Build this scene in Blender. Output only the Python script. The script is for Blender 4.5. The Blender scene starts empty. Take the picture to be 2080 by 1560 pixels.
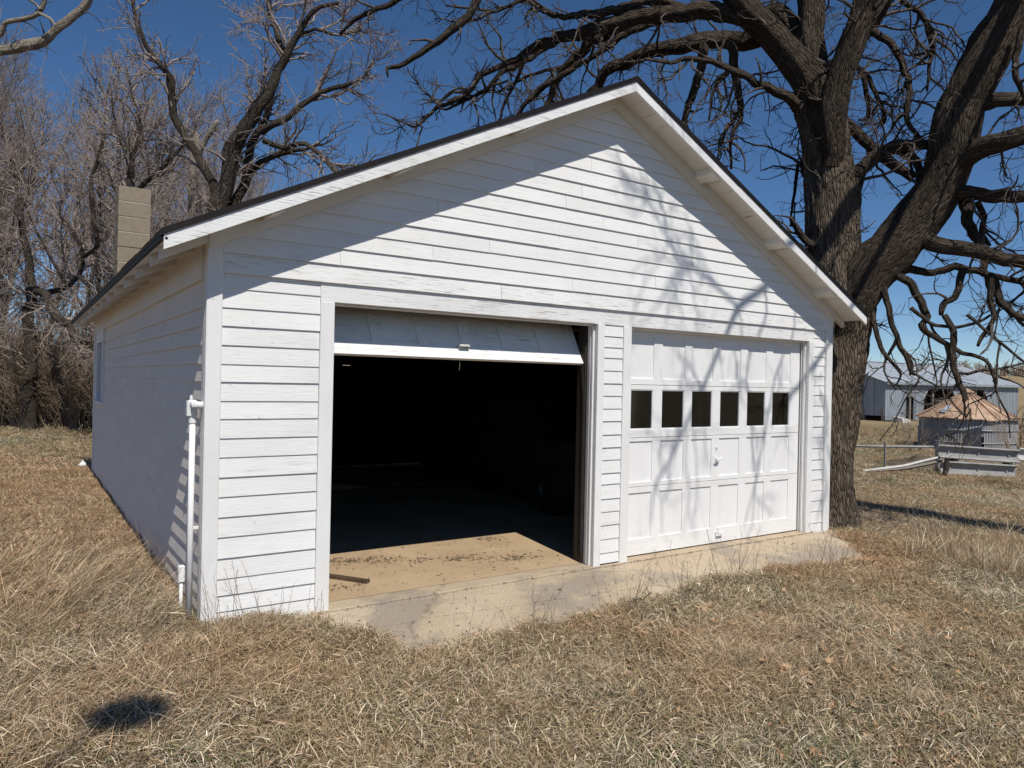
import bpy, math, random
import numpy as np
from mathutils import Vector, Matrix, noise as mnoise

rng = np.random.default_rng(11)
random.seed(11)
scene = bpy.context.scene
COL = scene.collection

# ------------------------------------------------------------------ camera
CAM = np.array([-0.9602, -4.8574, 1.6013])
YAW, PITCH, ROLL, FPX = math.radians(34.0303), math.radians(-0.1124), math.radians(1.2167), 1476.88
_F = np.array([math.sin(YAW) * math.cos(PITCH), math.cos(YAW) * math.cos(PITCH), math.sin(PITCH)])
_r = np.array([math.cos(YAW), -math.sin(YAW), 0.0])
_u = np.cross(_r, _F)
_R = _r * math.cos(ROLL) + _u * math.sin(ROLL)
_U = -_r * math.sin(ROLL) + _u * math.cos(ROLL)
cd = bpy.data.cameras.new('camera')
cam = bpy.data.objects.new('camera', cd)
COL.objects.link(cam)
cam.matrix_world = Matrix(((_R[0], _U[0], -_F[0], CAM[0]), (_R[1], _U[1], -_F[1], CAM[1]),
                           (_R[2], _U[2], -_F[2], CAM[2]), (0, 0, 0, 1)))
cd.sensor_width = 36.0
cd.sensor_fit = 'HORIZONTAL'
cd.lens = FPX / 2080 * 36.0
cd.clip_start = 0.05
cd.clip_end = 3000
scene.camera = cam


def at(px, py, d):
    """a point d metres in front of the camera, seen at photo pixel (px, py)"""
    return CAM + d * (_F + _R * (px - 1040) / FPX + _U * (780 - py) / FPX)


def on_plane(px, py, axis, val):
    d = _F + _R * (px - 1040) / FPX + _U * (780 - py) / FPX
    return CAM + d * ((val - CAM[axis]) / d[axis])


def proj(p):
    q = np.asarray(p) - CAM
    w = q @ _F
    return np.stack([1040 + FPX * (q @ _R) / w, 780 - FPX * (q @ _U) / w, w], -1)


# ------------------------------------------------------------------ daylight
SUN_EL, SUN_AZ = math.radians(53.0), math.radians(9.5)   # light travels towards +y, a little towards +x
SUN_DIR = np.array([math.sin(SUN_AZ) * math.cos(SUN_EL), math.cos(SUN_AZ) * math.cos(SUN_EL), -math.sin(SUN_EL)])
world = bpy.data.worlds.new('World')
scene.world = world
world.use_nodes = True
wn = world.node_tree
wn.nodes.clear()
sky = wn.nodes.new('ShaderNodeTexSky')
sky.sky_type = 'NISHITA'
sky.sun_disc = False
sky.sun_elevation = SUN_EL
sky.sun_rotation = math.radians(180 + 9.5)
sky.altitude = 300
sky.air_density = 0.7
sky.dust_density = 0.0
sky.ozone_density = 3.4
bg = wn.nodes.new('ShaderNodeBackground')
bg.inputs['Strength'].default_value = 0.092
skyc = wn.nodes.new('ShaderNodeHueSaturation')
skyc.inputs['Saturation'].default_value = 1.15
wo = wn.nodes.new('ShaderNodeOutputWorld')
wn.links.new(sky.outputs[0], skyc.inputs['Color'])
wn.links.new(skyc.outputs[0], bg.inputs['Color'])
wn.links.new(bg.outputs[0], wo.inputs['Surface'])
sl = bpy.data.lights.new('sun', 'SUN')
sl.energy = 4.5
sl.angle = math.radians(0.53)
sl.color = (1.0, 0.952, 0.875)
sun = bpy.data.objects.new('sun', sl)
COL.objects.link(sun)
sun.rotation_euler = Vector(SUN_DIR).to_track_quat('-Z', 'Y').to_euler()
sun.location = (-3, -12, 18)
vs = scene.view_settings
vs.view_transform = 'Standard'
vs.look = 'None'
vs.exposure = 0.0
vs.gamma = 1.0
vs.use_curve_mapping = False
try:
    scene.cycles.max_bounces = 6
    scene.cycles.diffuse_bounces = 4
    scene.cycles.transparent_max_bounces = 8
except Exception:
    pass


# ------------------------------------------------------------------ materials
class NT:
    def __init__(s, name):
        s.m = bpy.data.materials.new(name)
        s.m.use_nodes = True
        s.t = s.m.node_tree
        s.t.nodes.clear()
        s.out = s.t.nodes.new('ShaderNodeOutputMaterial')
        s.b = s.t.nodes.new('ShaderNodeBsdfPrincipled')
        s.t.links.new(s.b.outputs[0], s.out.inputs['Surface'])

    def n(s, typ, ins=None, **props):
        nd = s.t.nodes.new('ShaderNode' + typ)
        for k, v in props.items():
            setattr(nd, k, v)
        for k, v in (ins or {}).items():
            s.put(nd.inputs[k], v)
        return nd

    def put(s, sock, v):
        if isinstance(v, bpy.types.NodeSocket):
            s.t.links.new(v, sock)
        elif isinstance(v, bpy.types.Node):
            s.t.links.new(v.outputs[0], sock)
        else:
            if isinstance(v, (tuple, list)) and len(v) == 3 and sock.type == 'RGBA':
                v = (*v, 1)
            sock.default_value = v

    def noise(s, vec, scale, detail=4, rough=0.55, dist=0.0):
        return s.n('TexNoise', {'Vector': vec, 'Scale': scale, 'Detail': detail, 'Roughness': rough, 'Distortion': dist}).outputs[0]

    def ramp(s, fac, stops):
        nd = s.n('ValToRGB', {'Fac': fac})
        e = nd.color_ramp.elements
        while len(e) < len(stops):
            e.new(0.5)
        for el, (p, c) in zip(e, stops):
            el.position = p
            el.color = (*c, 1) if isinstance(c, (tuple, list)) else (c, c, c, 1)
        return nd.outputs[0]

    def mix(s, f, a, b, mode='MIX'):
        nd = s.n('Mix', data_type='RGBA', blend_type=mode)
        s.put(nd.inputs[0], f)
        s.put(nd.inputs[6], a)
        s.put(nd.inputs[7], b)
        return nd.outputs[2]

    def math(s, op, a, b=0.0):
        nd = s.n('Math', operation=op)
        s.put(nd.inputs[0], a)
        s.put(nd.inputs[1], b)
        return nd.outputs[0]

    def coords(s, scale=(1, 1, 1), kind='Object', shuffle=True):
        tc = s.n('TexCoord').outputs[kind]
        if shuffle:
            oi = s.n('ObjectInfo').outputs['Random']
            off = s.n('CombineXYZ', {'X': s.math('MULTIPLY', oi, 37.0), 'Y': s.math('MULTIPLY', oi, 71.0), 'Z': s.math('MULTIPLY', oi, 53.0)})
            tc = s.n('VectorMath', {0: tc, 1: off.outputs[0]}, operation='ADD').outputs[0]
        return s.n('Mapping', {'Vector': tc, 'Scale': scale}).outputs[0]

    def bump(s, h, strength=0.3, dist=0.01):
        s.put(s.b.inputs['Normal'], s.n('Bump', {'Height': h, 'Strength': strength, 'Distance': dist}).outputs[0])

    def done(s, col=None, rough=0.7, spec=0.3, metal=0.0):
        if col is not None:
            s.put(s.b.inputs['Base Color'], col)
        s.put(s.b.inputs['Roughness'], rough)
        s.put(s.b.inputs['Specular IOR Level'], spec)
        s.put(s.b.inputs['Metallic'], metal)
        return s.m


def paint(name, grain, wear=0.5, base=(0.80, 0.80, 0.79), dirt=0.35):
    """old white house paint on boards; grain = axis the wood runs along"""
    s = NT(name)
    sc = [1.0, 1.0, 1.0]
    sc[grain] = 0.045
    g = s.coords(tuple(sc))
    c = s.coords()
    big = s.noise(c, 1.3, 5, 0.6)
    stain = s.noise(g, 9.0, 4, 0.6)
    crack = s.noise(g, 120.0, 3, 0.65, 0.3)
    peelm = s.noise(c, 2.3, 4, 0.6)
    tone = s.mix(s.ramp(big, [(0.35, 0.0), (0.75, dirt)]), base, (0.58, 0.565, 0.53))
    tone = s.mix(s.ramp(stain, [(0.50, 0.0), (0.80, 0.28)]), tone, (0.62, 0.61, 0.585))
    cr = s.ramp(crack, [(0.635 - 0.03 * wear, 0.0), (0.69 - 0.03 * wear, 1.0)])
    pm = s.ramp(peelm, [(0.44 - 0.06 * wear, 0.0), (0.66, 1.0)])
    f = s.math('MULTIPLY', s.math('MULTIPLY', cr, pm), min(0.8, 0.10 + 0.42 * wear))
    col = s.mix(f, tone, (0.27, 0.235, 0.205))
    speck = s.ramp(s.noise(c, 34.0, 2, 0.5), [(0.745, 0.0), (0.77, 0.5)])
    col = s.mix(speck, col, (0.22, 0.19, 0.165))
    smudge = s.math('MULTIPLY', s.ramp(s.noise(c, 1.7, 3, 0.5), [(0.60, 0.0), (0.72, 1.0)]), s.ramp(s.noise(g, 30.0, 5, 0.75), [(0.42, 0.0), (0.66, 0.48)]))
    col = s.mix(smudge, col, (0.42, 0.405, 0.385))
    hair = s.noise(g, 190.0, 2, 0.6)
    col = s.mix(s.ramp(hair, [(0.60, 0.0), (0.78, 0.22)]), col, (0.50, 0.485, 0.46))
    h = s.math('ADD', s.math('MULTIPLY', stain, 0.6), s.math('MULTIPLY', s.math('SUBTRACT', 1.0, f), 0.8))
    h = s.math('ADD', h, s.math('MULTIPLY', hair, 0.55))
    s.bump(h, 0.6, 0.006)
    return s.done(col, 0.62, 0.28)


M = {}
M['px'] = paint('white_paint_along_x', 0)
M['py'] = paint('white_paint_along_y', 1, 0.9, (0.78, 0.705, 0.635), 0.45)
M['pz'] = paint('white_paint_along_z', 2, 0.25)
M['pw'] = paint('white_paint_peeling', 0, 1.6)
M['pd'] = paint('white_paint_door', 2, 0.15, (0.80, 0.80, 0.795), 0.18)
M['pv'] = paint('white_paint_pipe', 2, 0.1, (0.80, 0.80, 0.80), 0.12)


def soffit_paint():
    s = NT('white_paint_soffit')
    c = s.coords()
    g = s.coords((1, 0.12, 1))
    peel = s.ramp(s.noise(g, 7.0, 5, 0.6), [(0.68, 0.0), (0.71, 0.8)])
    tone = s.mix(s.ramp(s.noise(c, 2.2, 4), [(0.3, 0.0), (0.8, 0.55)]), (0.76, 0.745, 0.71), (0.60, 0.55, 0.46))
    col = s.mix(peel, tone, (0.22, 0.14, 0.085))
    s.bump(s.noise(g, 40, 3), 0.3, 0.004)
    return s.done(col, 0.65, 0.25)


M['so'] = soffit_paint()


def simple(name, col, rough=0.8, var=0.25, scale=6.0, bump=0.2, spec=0.25, metal=0.0, mapscale=(1, 1, 1), dark=0.55):
    s = NT(name)
    c = s.coords(mapscale)
    n1 = s.noise(c, scale, 6, 0.6)
    d = tuple(x * dark for x in col)
    cc = s.mix(s.ramp(n1, [(0.35, 0.0), (0.7, 1.0)]), tuple(x * (1 + var) for x in col), tuple(x * (1 - var) for x in col))
    cc = s.mix(s.ramp(s.noise(c, scale * 4.3, 4), [(0.62, 0.0), (0.72, 0.7)]), cc, d)
    if bump:
        s.bump(s.noise(c, scale * 9, 5), bump, 0.01)
    return s.done(cc, rough, spec, metal)


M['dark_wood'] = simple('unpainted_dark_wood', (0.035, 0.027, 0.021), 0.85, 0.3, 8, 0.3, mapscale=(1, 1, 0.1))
M['grey_wood'] = simple('weathered_wood', (0.20, 0.18, 0.155), 0.85, 0.3, 9, 0.4, mapscale=(0.15, 0.15, 1))
M['stick'] = simple('old_brown_board', (0.09, 0.06, 0.04), 0.85, 0.3, 9, 0.4)
M['drip'] = simple('brown_drip_metal', (0.009, 0.0065, 0.006), 0.6, 0.2, 4, 0.05, 0.25)
M['shingle'] = simple('dark_asphalt_shingle', (0.035, 0.029, 0.026), 0.95, 0.35, 9, 0.5)
M['block'] = simple('concrete_block', (0.27, 0.225, 0.165), 0.95, 0.10, 14, 0.6, dark=0.75)
M['mortar'] = simple('mortar', (0.55, 0.50, 0.41), 0.95, 0.1, 8, 0.3)
M['iron'] = simple('dark_iron', (0.03, 0.028, 0.027), 0.6, 0.3, 9, 0.2)
M['tyre'] = simple('tyre_rubber', (0.02, 0.02, 0.02), 0.85, 0.2, 9, 0.1)
M['carpaint'] = simple('dusty_dark_car_paint', (0.025, 0.028, 0.035), 0.5, 0.3, 3, 0.05)
M['rim'] = simple('dull_wheel_steel', (0.045, 0.045, 0.045), 0.5, 0.2, 6, 0.1, 0.5, 0.6)
M['bag'] = simple('white_plastic', (0.72, 0.73, 0.75), 0.5, 0.08, 6, 0.2)
M['grey_pole'] = simple('grey_fence_pipe', (0.25, 0.24, 0.23), 0.6, 0.25, 6, 0.2, 0.4, 0.2)
M['black_post'] = simple('creosoted_post', (0.035, 0.030, 0.026), 0.9, 0.3, 8, 0.4)
M['shinywhite'] = simple('worn_white_metal', (0.46, 0.45, 0.43), 0.5, 0.15, 8, 0.15)


def glass_mat():
    s = NT('dusty_window_glass')
    c = s.coords()
    n = s.noise(c, 60, 4, 0.7)
    d = s.ramp(n, [(0.56, 0.0), (0.85, 0.035)])
    streak = s.ramp(s.noise(s.coords((1, 1, 0.08)), 30, 3), [(0.68, 0.0), (0.76, 0.03)])
    speck = s.ramp(s.noise(c, 230, 2, 0.6), [(0.70, 0.0), (0.76, 0.5)])
    dust = s.math('ADD', s.math('ADD', d, streak), speck)
    dust = s.math('ADD', dust, 0.007)
    s.put(s.b.inputs['Base Color'], (0.45, 0.44, 0.42, 1))
    s.put(s.b.inputs['Roughness'], 0.8)
    g = s.n('BsdfGlossy', {'Color': (0.9, 0.92, 0.95, 1), 'Roughness': 0.04})
    tr = s.n('BsdfTransparent', {'Color': (0.55, 0.57, 0.57, 1)})
    fr = s.n('Fresnel', {'IOR': 1.45})
    m1 = s.n('MixShader', {0: fr.outputs[0], 1: tr.outputs[0], 2: g.outputs[0]})
    m2 = s.n('MixShader', {0: dust, 1: m1.outputs[0], 2: s.b.outputs[0]})
    s.t.links.new(m2.outputs[0], s.out.inputs['Surface'])
    return s.m


M['glass'] = glass_mat()


def concrete_mat():
    s = NT('old_concrete_apron')
    c = s.coords(shuffle=False)
    fineg = s.noise(c, 85.0, 3, 0.8)
    col = s.mix(s.ramp(s.noise(c, 1.6, 5), [(0.3, 0.0), (0.7, 1.0)]), (0.43, 0.335, 0.225), (0.55, 0.45, 0.325))
    col = s.mix(s.ramp(fineg, [(0.50, 0.0), (0.68, 0.8)]), col, (0.20, 0.155, 0.11))
    col = s.mix(s.ramp(s.noise(c, 130.0, 2, 0.5), [(0.58, 0.0), (0.7, 0.5)]), col, (0.68, 0.60, 0.47))
    # lichen-grey worn aggregate patches
    gp = s.ramp(s.noise(c, 1.15, 5, 0.65), [(0.50, 0.0), (0.60, 0.95)])
    col = s.mix(s.math('MULTIPLY', gp, s.ramp(fineg, [(0.35, 0.4), (0.6, 1.0)])), col, (0.27, 0.232, 0.195))
    # fine hairline cracks
    w = s.n('TexVoronoi', {'Vector': s.n('Mapping', {'Vector': c, 'Scale': (0.5, 1.2, 1)}).outputs[0], 'Scale': 0.9}, feature='DISTANCE_TO_EDGE').outputs[0]
    ck = s.ramp(s.math('ADD', w, s.math('MULTIPLY', s.math('SUBTRACT', s.noise(c, 14, 4), 0.5), 0.05)), [(0.0, 1.0), (0.007, 0.0)])
    col = s.mix(s.math('MULTIPLY', ck, 0.35), col, (0.12, 0.09, 0.06))
    s.bump(s.math('ADD', s.math('MULTIPLY', fineg, 0.35), s.noise(c, 60, 5)), 0.6, 0.006)
    return s.done(col, 0.95, 0.15)


def dirt_floor_mat():
    s = NT('dusty_garage_floor')
    c = s.coords(shuffle=False)
    col = s.mix(s.ramp(s.noise(c, 1.4, 6, 0.6), [(0.3, 0.0), (0.7, 1.0)]), (0.50, 0.375, 0.24), (0.37, 0.265, 0.165))
    sp = s.ramp(s.noise(c, 26, 6, 0.7), [(0.56, 0.0), (0.70, 0.75)])
    m = s.ramp(s.noise(c, 2.4, 3), [(0.42, 0.0), (0.62, 1.0)])
    col = s.mix(s.math('MULTIPLY', sp, m), col, (0.10, 0.065, 0.042))
    s.bump(s.noise(c, 35, 6, 0.7), 0.6, 0.012)
    return s.done(col, 0.97, 0.1)


M['concrete'] = concrete_mat()
M['floor'] = dirt_floor_mat()


def bark_mat(name, ridge, crev, sc=1.0, bump=1.0, run=0.2):
    s = NT(name)
    a = s.n('Attribute', attribute_name='bk').outputs['Vector']
    c = s.n('Mapping', {'Vector': a, 'Scale': (sc, sc, sc * run)}).outputs[0]
    w = s.n('VectorMath', {0: c, 1: s.n('VectorMath', {0: s.n('TexNoise', {'Vector': c, 'Scale': 9.0, 'Detail': 3.0}).outputs[1], 'Scale': 0.06}, operation='SCALE').outputs[0]}, operation='ADD').outputs[0]
    v = s.n('TexVoronoi', {'Vector': w, 'Scale': 26.0}, feature='DISTANCE_TO_EDGE').outputs[0]
    n1 = s.noise(c, 22, 6, 0.7)
    n2 = s.noise(a, 3.0, 4)
    h = s.math('ADD', s.ramp(v, [(0.0, 0.0), (0.22, 1.0)]), s.math('MULTIPLY', n1, 1.1))
    col = s.mix(s.ramp(h, [(0.38, 0.0), (0.95, 1.0)]), crev, ridge)
    col = s.mix(s.ramp(n2, [(0.45, 0.0), (0.75, 0.5)]), col, tuple(min(1, x * 1.5 + 0.02) for x in ridge))
    s.bump(h, bump, 0.03)
    return s.done(col, 0.95, 0.12)


M['oak_bark'] = bark_mat('oak_bark', (0.165, 0.130, 0.098), (0.024, 0.018, 0.014), 1.7, 1.0, 0.12)
M['oak_limb'] = bark_mat('oak_limb_bark_shaded', (0.085, 0.066, 0.050), (0.018, 0.014, 0.011), 1.8, 1.0, 0.12)  # oak bark darkened: the shade on the limbs is painted into the colour
M['oak_twig'] = bark_mat('oak_twig_bark', (0.105, 0.086, 0.072), (0.04, 0.032, 0.026), 3.0, 0.4)
M['dark_bark'] = bark_mat('dark_tree_bark', (0.072, 0.058, 0.046), (0.022, 0.018, 0.014), 1.6, 0.8)
M['pale_bark'] = bark_mat('pale_tree_bark', (0.27, 0.235, 0.19), (0.09, 0.075, 0.06), 1.4, 0.6)
M['grey_twig'] = bark_mat('grey_twig_bark', (0.27, 0.222, 0.195), (0.14, 0.113, 0.098), 3.0, 0.2)
M['brush'] = bark_mat('brush_stem_bark', (0.34, 0.265, 0.195), (0.15, 0.115, 0.085), 3.0, 0.3)


def blade_mat(name):
    s = NT(name)
    a = s.n('Attribute', attribute_name='tint').outputs['Color']
    pos = s.n('NewGeometry').outputs['Position']
    p2 = s.noise(pos, 0.55, 4, 0.6)
    p3 = s.noise(pos, 2.1, 3, 0.6)
    r = s.n('ObjectInfo').outputs['Random']
    col = s.mix(s.ramp(p2, [(0.40, 0.0), (0.62, 0.55)]), a, (0.40, 0.25, 0.135), 'MIX')
    col = s.mix(s.ramp(p3, [(0.54, 0.0), (0.74, 0.4)]), col, (0.56, 0.46, 0.31))
    hs = s.n('HueSaturation', {'Value': s.math('ADD', 0.70, s.math('MULTIPLY', r, 0.62)), 'Color': col})
    s.put(s.b.inputs['Base Color'], hs.outputs[0])
    s.put(s.b.inputs['Roughness'], 0.7)
    s.put(s.b.inputs['Specular IOR Level'], 0.25)
    tl = s.n('BsdfTranslucent', {'Color': hs.outputs[0]})
    mx = s.n('MixShader', {0: 0.12, 1: s.b.outputs[0], 2: tl.outputs[0]})
    s.t.links.new(mx.outputs[0], s.out.inputs['Surface'])
    return s.m


M['blade'] = blade_mat('dry_grass_blade')


def ground_mat():
    s = NT('dead_grass_ground')
    c = s.coords(shuffle=False)
    n1 = s.noise(c, 0.35, 5, 0.6)
    n2 = s.noise(c, 38, 6, 0.75)
    n3 = s.noise(c, 0.09, 4)
    col = s.mix(s.ramp(n2, [(0.36, 0.0), (0.64, 1.0)]), (0.22, 0.16, 0.095), (0.46, 0.35, 0.21))
    col = s.mix(s.ramp(n1, [(0.40, 0.0), (0.70, 0.5)]), col, (0.20, 0.155, 0.08))
    col = s.mix(s.ramp(n3, [(0.52, 0.0), (0.66, 0.3)]), col, (0.13, 0.135, 0.055))
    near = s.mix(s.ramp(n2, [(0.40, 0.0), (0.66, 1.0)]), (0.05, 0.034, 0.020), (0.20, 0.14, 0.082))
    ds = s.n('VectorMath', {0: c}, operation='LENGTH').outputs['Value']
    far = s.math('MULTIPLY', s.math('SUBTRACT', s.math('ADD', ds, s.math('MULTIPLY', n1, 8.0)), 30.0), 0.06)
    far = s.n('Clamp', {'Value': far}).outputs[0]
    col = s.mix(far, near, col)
    s.bump(s.math('ADD', n2, s.noise(c, 9, 5)), 1.0, 0.05)
    return s.done(col, 0.97, 0.08)


M['ground'] = ground_mat()


# ------------------------------------------------------------------ geometry helpers
def mesh_np(name, V, loops, starts, mat, smooth=False, attrs=None):
    me = bpy.data.meshes.new(name)
    V = np.ascontiguousarray(V, dtype=np.float32)
    me.vertices.add(len(V))
    me.vertices.foreach_set('co', V.ravel())
    me.loops.add(len(loops))
    me.loops.foreach_set('vertex_index', np.ascontiguousarray(loops, dtype=np.int32))
    me.polygons.add(len(starts))
    me.polygons.foreach_set('loop_start', np.ascontiguousarray(starts, dtype=np.int32))
    if smooth:
        me.polygons.foreach_set('use_smooth', np.ones(len(starts), dtype=bool))
    for an, (ty, arr) in (attrs or {}).items():
        a = me.attributes.new(an, ty, 'POINT')
        key = {'FLOAT_VECTOR': 'vector', 'FLOAT_COLOR': 'color', 'FLOAT': 'value', 'INT': 'value'}[ty]
        a.data.foreach_set(key, np.ascontiguousarray(arr).ravel())
    me.update(calc_edges=True)
    if mat is not None:
        me.materials.append(mat)
    return me


def link(name, data, parent=None, label=None, cat=None, group=None, kind=None):
    o = bpy.data.objects.new(name, data)
    COL.objects.link(o)
    if parent is not None:
        o.parent = parent
    tag(o, label, cat, group, kind)
    return o


def tag(o, label=None, cat=None, group=None, kind=None):
    if label:
        o['label'] = label
    if cat:
        o['category'] = cat
    if group:
        o['group'] = group
    if kind:
        o['kind'] = kind
    return o


def empty(name, loc, label, cat, group=None):
    o = link(name, None, None, label, cat, group)
    o.location = loc
    o.empty_display_size = 0.2
    return o


class MB:
    """collects polygons, then links them as one mesh object (coordinates are world coordinates)"""

    def __init__(s):
        s.v, s.f = [], []

    def poly(s, pts):
        i = len(s.v)
        s.v += [tuple(map(float, p)) for p in pts]
        s.f.append(tuple(range(i, i + len(pts))))
        return s

    def add(s, vs, fs):
        i = len(s.v)
        s.v += [tuple(map(float, p)) for p in vs]
        s.f += [tuple(k + i for k in f) for f in fs]
        return s

    def hexa(s, a):
        """8 corners: bottom ring 0-3 then top ring 4-7 (both counter-clockwise seen from above)"""
        return s.add(a, [(3, 2, 1, 0), (4, 5, 6, 7), (0, 1, 5, 4), (1, 2, 6, 5), (2, 3, 7, 6), (3, 0, 4, 7)])

    def box(s, x0, x1, y0, y1, z0, z1):
        return s.hexa([(x0, y0, z0), (x1, y0, z0), (x1, y1, z0), (x0, y1, z0), (x0, y0, z1), (x1, y0, z1), (x1, y1, z1), (x0, y1, z1)])

    def cbox(s, x0, x1, y0, y1, z0, z1, c=0.003):
        """box with chamfered edges"""
        lo, hi = (x0, y0, z0), (x1, y1, z1)
        vs, idx = [], {}
        for sx in (0, 1):
            for sy in (0, 1):
                for sz in (0, 1):
                    for ax in range(3):
                        sg = (sx, sy, sz)
                        p = []
                        for k in range(3):
                            e = hi[k] if sg[k] else lo[k]
                            if k != ax:
                                e += -c if sg[k] else c
                            p.append(e)
                        idx[(sx, sy, sz, ax)] = len(vs)
                        vs.append(p)
        fs = []
        for ax in range(3):
            o1, o2 = [k for k in range(3) if k != ax]
            for sd in (0, 1):
                q = []
                for a, b in ((0, 0), (1, 0), (1, 1), (0, 1)):
                    sg = [0, 0, 0]
                    sg[ax], sg[o1], sg[o2] = sd, a, b
                    q.append(idx[(*sg, ax)])
                fs.append(q)
            for a in (0, 1):
                for b in (0, 1):
                    sg0, sg1 = [0, 0, 0], [0, 0, 0]
                    sg0[ax], sg1[ax] = 0, 1
                    for sg in (sg0, sg1):
                        sg[o1], sg[o2] = a, b
                    fs.append([idx[(*sg0, o1)], idx[(*sg1, o1)], idx[(*sg1, o2)], idx[(*sg0, o2)]])
        for sx in (0, 1):
            for sy in (0, 1):
                for sz in (0, 1):
                    fs.append([idx[(sx, sy, sz, k)] for k in range(3)])
        ctr = np.array([(lo[k] + hi[k]) / 2 for k in range(3)])
        va = np.array(vs)
        out = []
        for f in fs:
            p = va[f]
            nrm = np.cross(p[1] - p[0], p[2] - p[0])
            out.append(tuple(f) if nrm @ (p.mean(0) - ctr) > 0 else tuple(f[::-1]))
        return s.add(vs, out)

    def prism(s, pts2, axis, a0, a1):
        """closed 2-D outline extruded along an axis (0 x, 1 y, 2 z)"""
        def mk(p, a):
            q = list(p)
            q.insert(axis, a)
            return q
        n = len(pts2)
        vs = [mk(p, a0) for p in pts2] + [mk(p, a1) for p in pts2]
        fs = [tuple(range(n)), tuple(range(2 * n - 1, n - 1, -1))]
        fs += [(i, i + n, (i + 1) % n + n, (i + 1) % n) for i in range(n)]
        va = np.array(vs)
        ctr = va.mean(0)
        return s.add(vs, [tuple(f[::-1]) for f in fs] if np.cross(va[1] - va[0], va[2] - va[1]) @ (va[0] - ctr) < 0 else fs)

    def tube(s, pts, r, k=8, caps=True):
        pts = np.asarray(pts, float)
        r = np.broadcast_to(np.asarray(r, float), (len(pts),))
        T = np.gradient(pts, axis=0)
        T /= np.linalg.norm(T, axis=1)[:, None]
        ref = np.array([0, 0, 1.0]) if abs(T[0][2]) < 0.9 else np.array([1.0, 0, 0])
        i0 = len(s.v)
        for p, t, rr in zip(pts, T, r):
            b = np.cross(t, ref)
            b /= np.linalg.norm(b)
            n = np.cross(b, t)
            for j in range(k):
                a = 2 * math.pi * j / k
                s.v.append(tuple(p + rr * (math.cos(a) * b + math.sin(a) * n)))
        for i in range(len(pts) - 1):
            for j in range(k):
                s.f.append((i0 + i * k + j, i0 + i * k + (j + 1) % k, i0 + (i + 1) * k + (j + 1) % k, i0 + (i + 1) * k + j))
        if caps:
            s.f.append(tuple(i0 + j for j in range(k))[::-1])
            e = i0 + (len(pts) - 1) * k
            s.f.append(tuple(e + j for j in range(k)))
        return s

    def lathe(s, prof, c, k=24, ang0=0.0, ang1=2 * math.pi):
        """profile of (radius, z) turned about the vertical through c"""
        i0 = len(s.v)
        full = abs(ang1 - ang0 - 2 * math.pi) < 1e-6
        m = k if full else k + 1
        for (r, z) in prof:
            for j in range(m):
                a = ang0 + (ang1 - ang0) * j / k
                s.v.append((c[0] + r * math.cos(a), c[1] + r * math.sin(a), c[2] + z))
        for i in range(len(prof) - 1):
            for j in range(k):
                j2 = (j + 1) % m
                s.f.append((i0 + i * m + j, i0 + i * m + j2, i0 + (i + 1) * m + j2, i0 + (i + 1) * m + j))
        return s

    def mesh(s, name, mat, smooth=False):
        me = bpy.data.meshes.new(name)
        me.from_pydata(s.v, [], s.f)
        if smooth:
            me.polygons.foreach_set('use_smooth', np.ones(len(me.polygons), dtype=bool))
        me.update()
        me.materials.append(mat)
        return me

    def build(s, name, mat, parent=None, label=None, cat=None, group=None, kind=None, smooth=False, origin=None):
        off = np.array(origin if origin is not None else (0, 0, 0), float)
        if parent is not None:
            w = np.zeros(3)
            p = parent
            while p is not None:
                w += np.array(p.location)
                p = p.parent
            local = off - w if origin is not None else -w
        else:
            local = off
        if origin is not None:
            s.v = [tuple(np.array(v) - off) for v in s.v]
        o = link(name, s.mesh(name, mat, smooth), parent, label, cat, group, kind)
        o.location = local
        return o


def sstep(a, b, x):
    t = np.clip((np.asarray(x, float) - a) / (b - a), 0, 1)
    return t * t * (3 - 2 * t)


_ph = rng.uniform(0, 6.28, (6, 2))


def lump(x, y, f):
    r = 0
    for i in range(6):
        a = i * 1.047 + 0.3
        r = r + np.sin((x * math.cos(a) + y * math.sin(a)) * f * (1 + 0.23 * i) + _ph[i, 0])
    return r / 6

# ------------------------------------------------------------------ ground
W, L = 6.725, 8.475                      # garage footprint, front wall on y = 0


def H(x, y):
    x = np.asarray(x, float)
    y = np.asarray(y, float)
    r = np.hypot(x - CAM[0], y - CAM[1])
    right = sstep(3.0, 14.0, x)
    h = -0.07 + 0.085 * sstep(1.0, -0.3, x) * sstep(-2.6, -0.6, y)
    h = h + 0.05 * np.exp(-(((x - 0.45) / 0.30) ** 2 + ((y + 0.28) / 0.28) ** 2))
    h = h + np.interp(r, [10, 20, 38, 58, 72], [0, -.25, -.86, -.58, -.5]) * right
    h = h + 4.6 * sstep(72, 128, r) * right
    h = h + 0.022 * lump(x, y, 1.1) + 0.022 * lump(y + 3, x, 4.6) + 0.016 * lump(x - 2, y + 9, 9.5)
    h = h + 0.10 * lump(x, y, 0.12) * sstep(12, 40, r)
    # beaten-down strip under the slab apron and the garage itself
    a = sstep(0.35, 0.62, x) * sstep(7.1, 6.75, x) * sstep(-1.06, -0.90, y) * (y < 0.2)
    h = h * (1 - a) + np.minimum(h, -0.16) * a
    inside = (x > 0.05) & (x < W - 0.05) & (y > 0.03) & (y < L - 0.05)
    return np.where(inside, np.minimum(h, -0.12), h)


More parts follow.
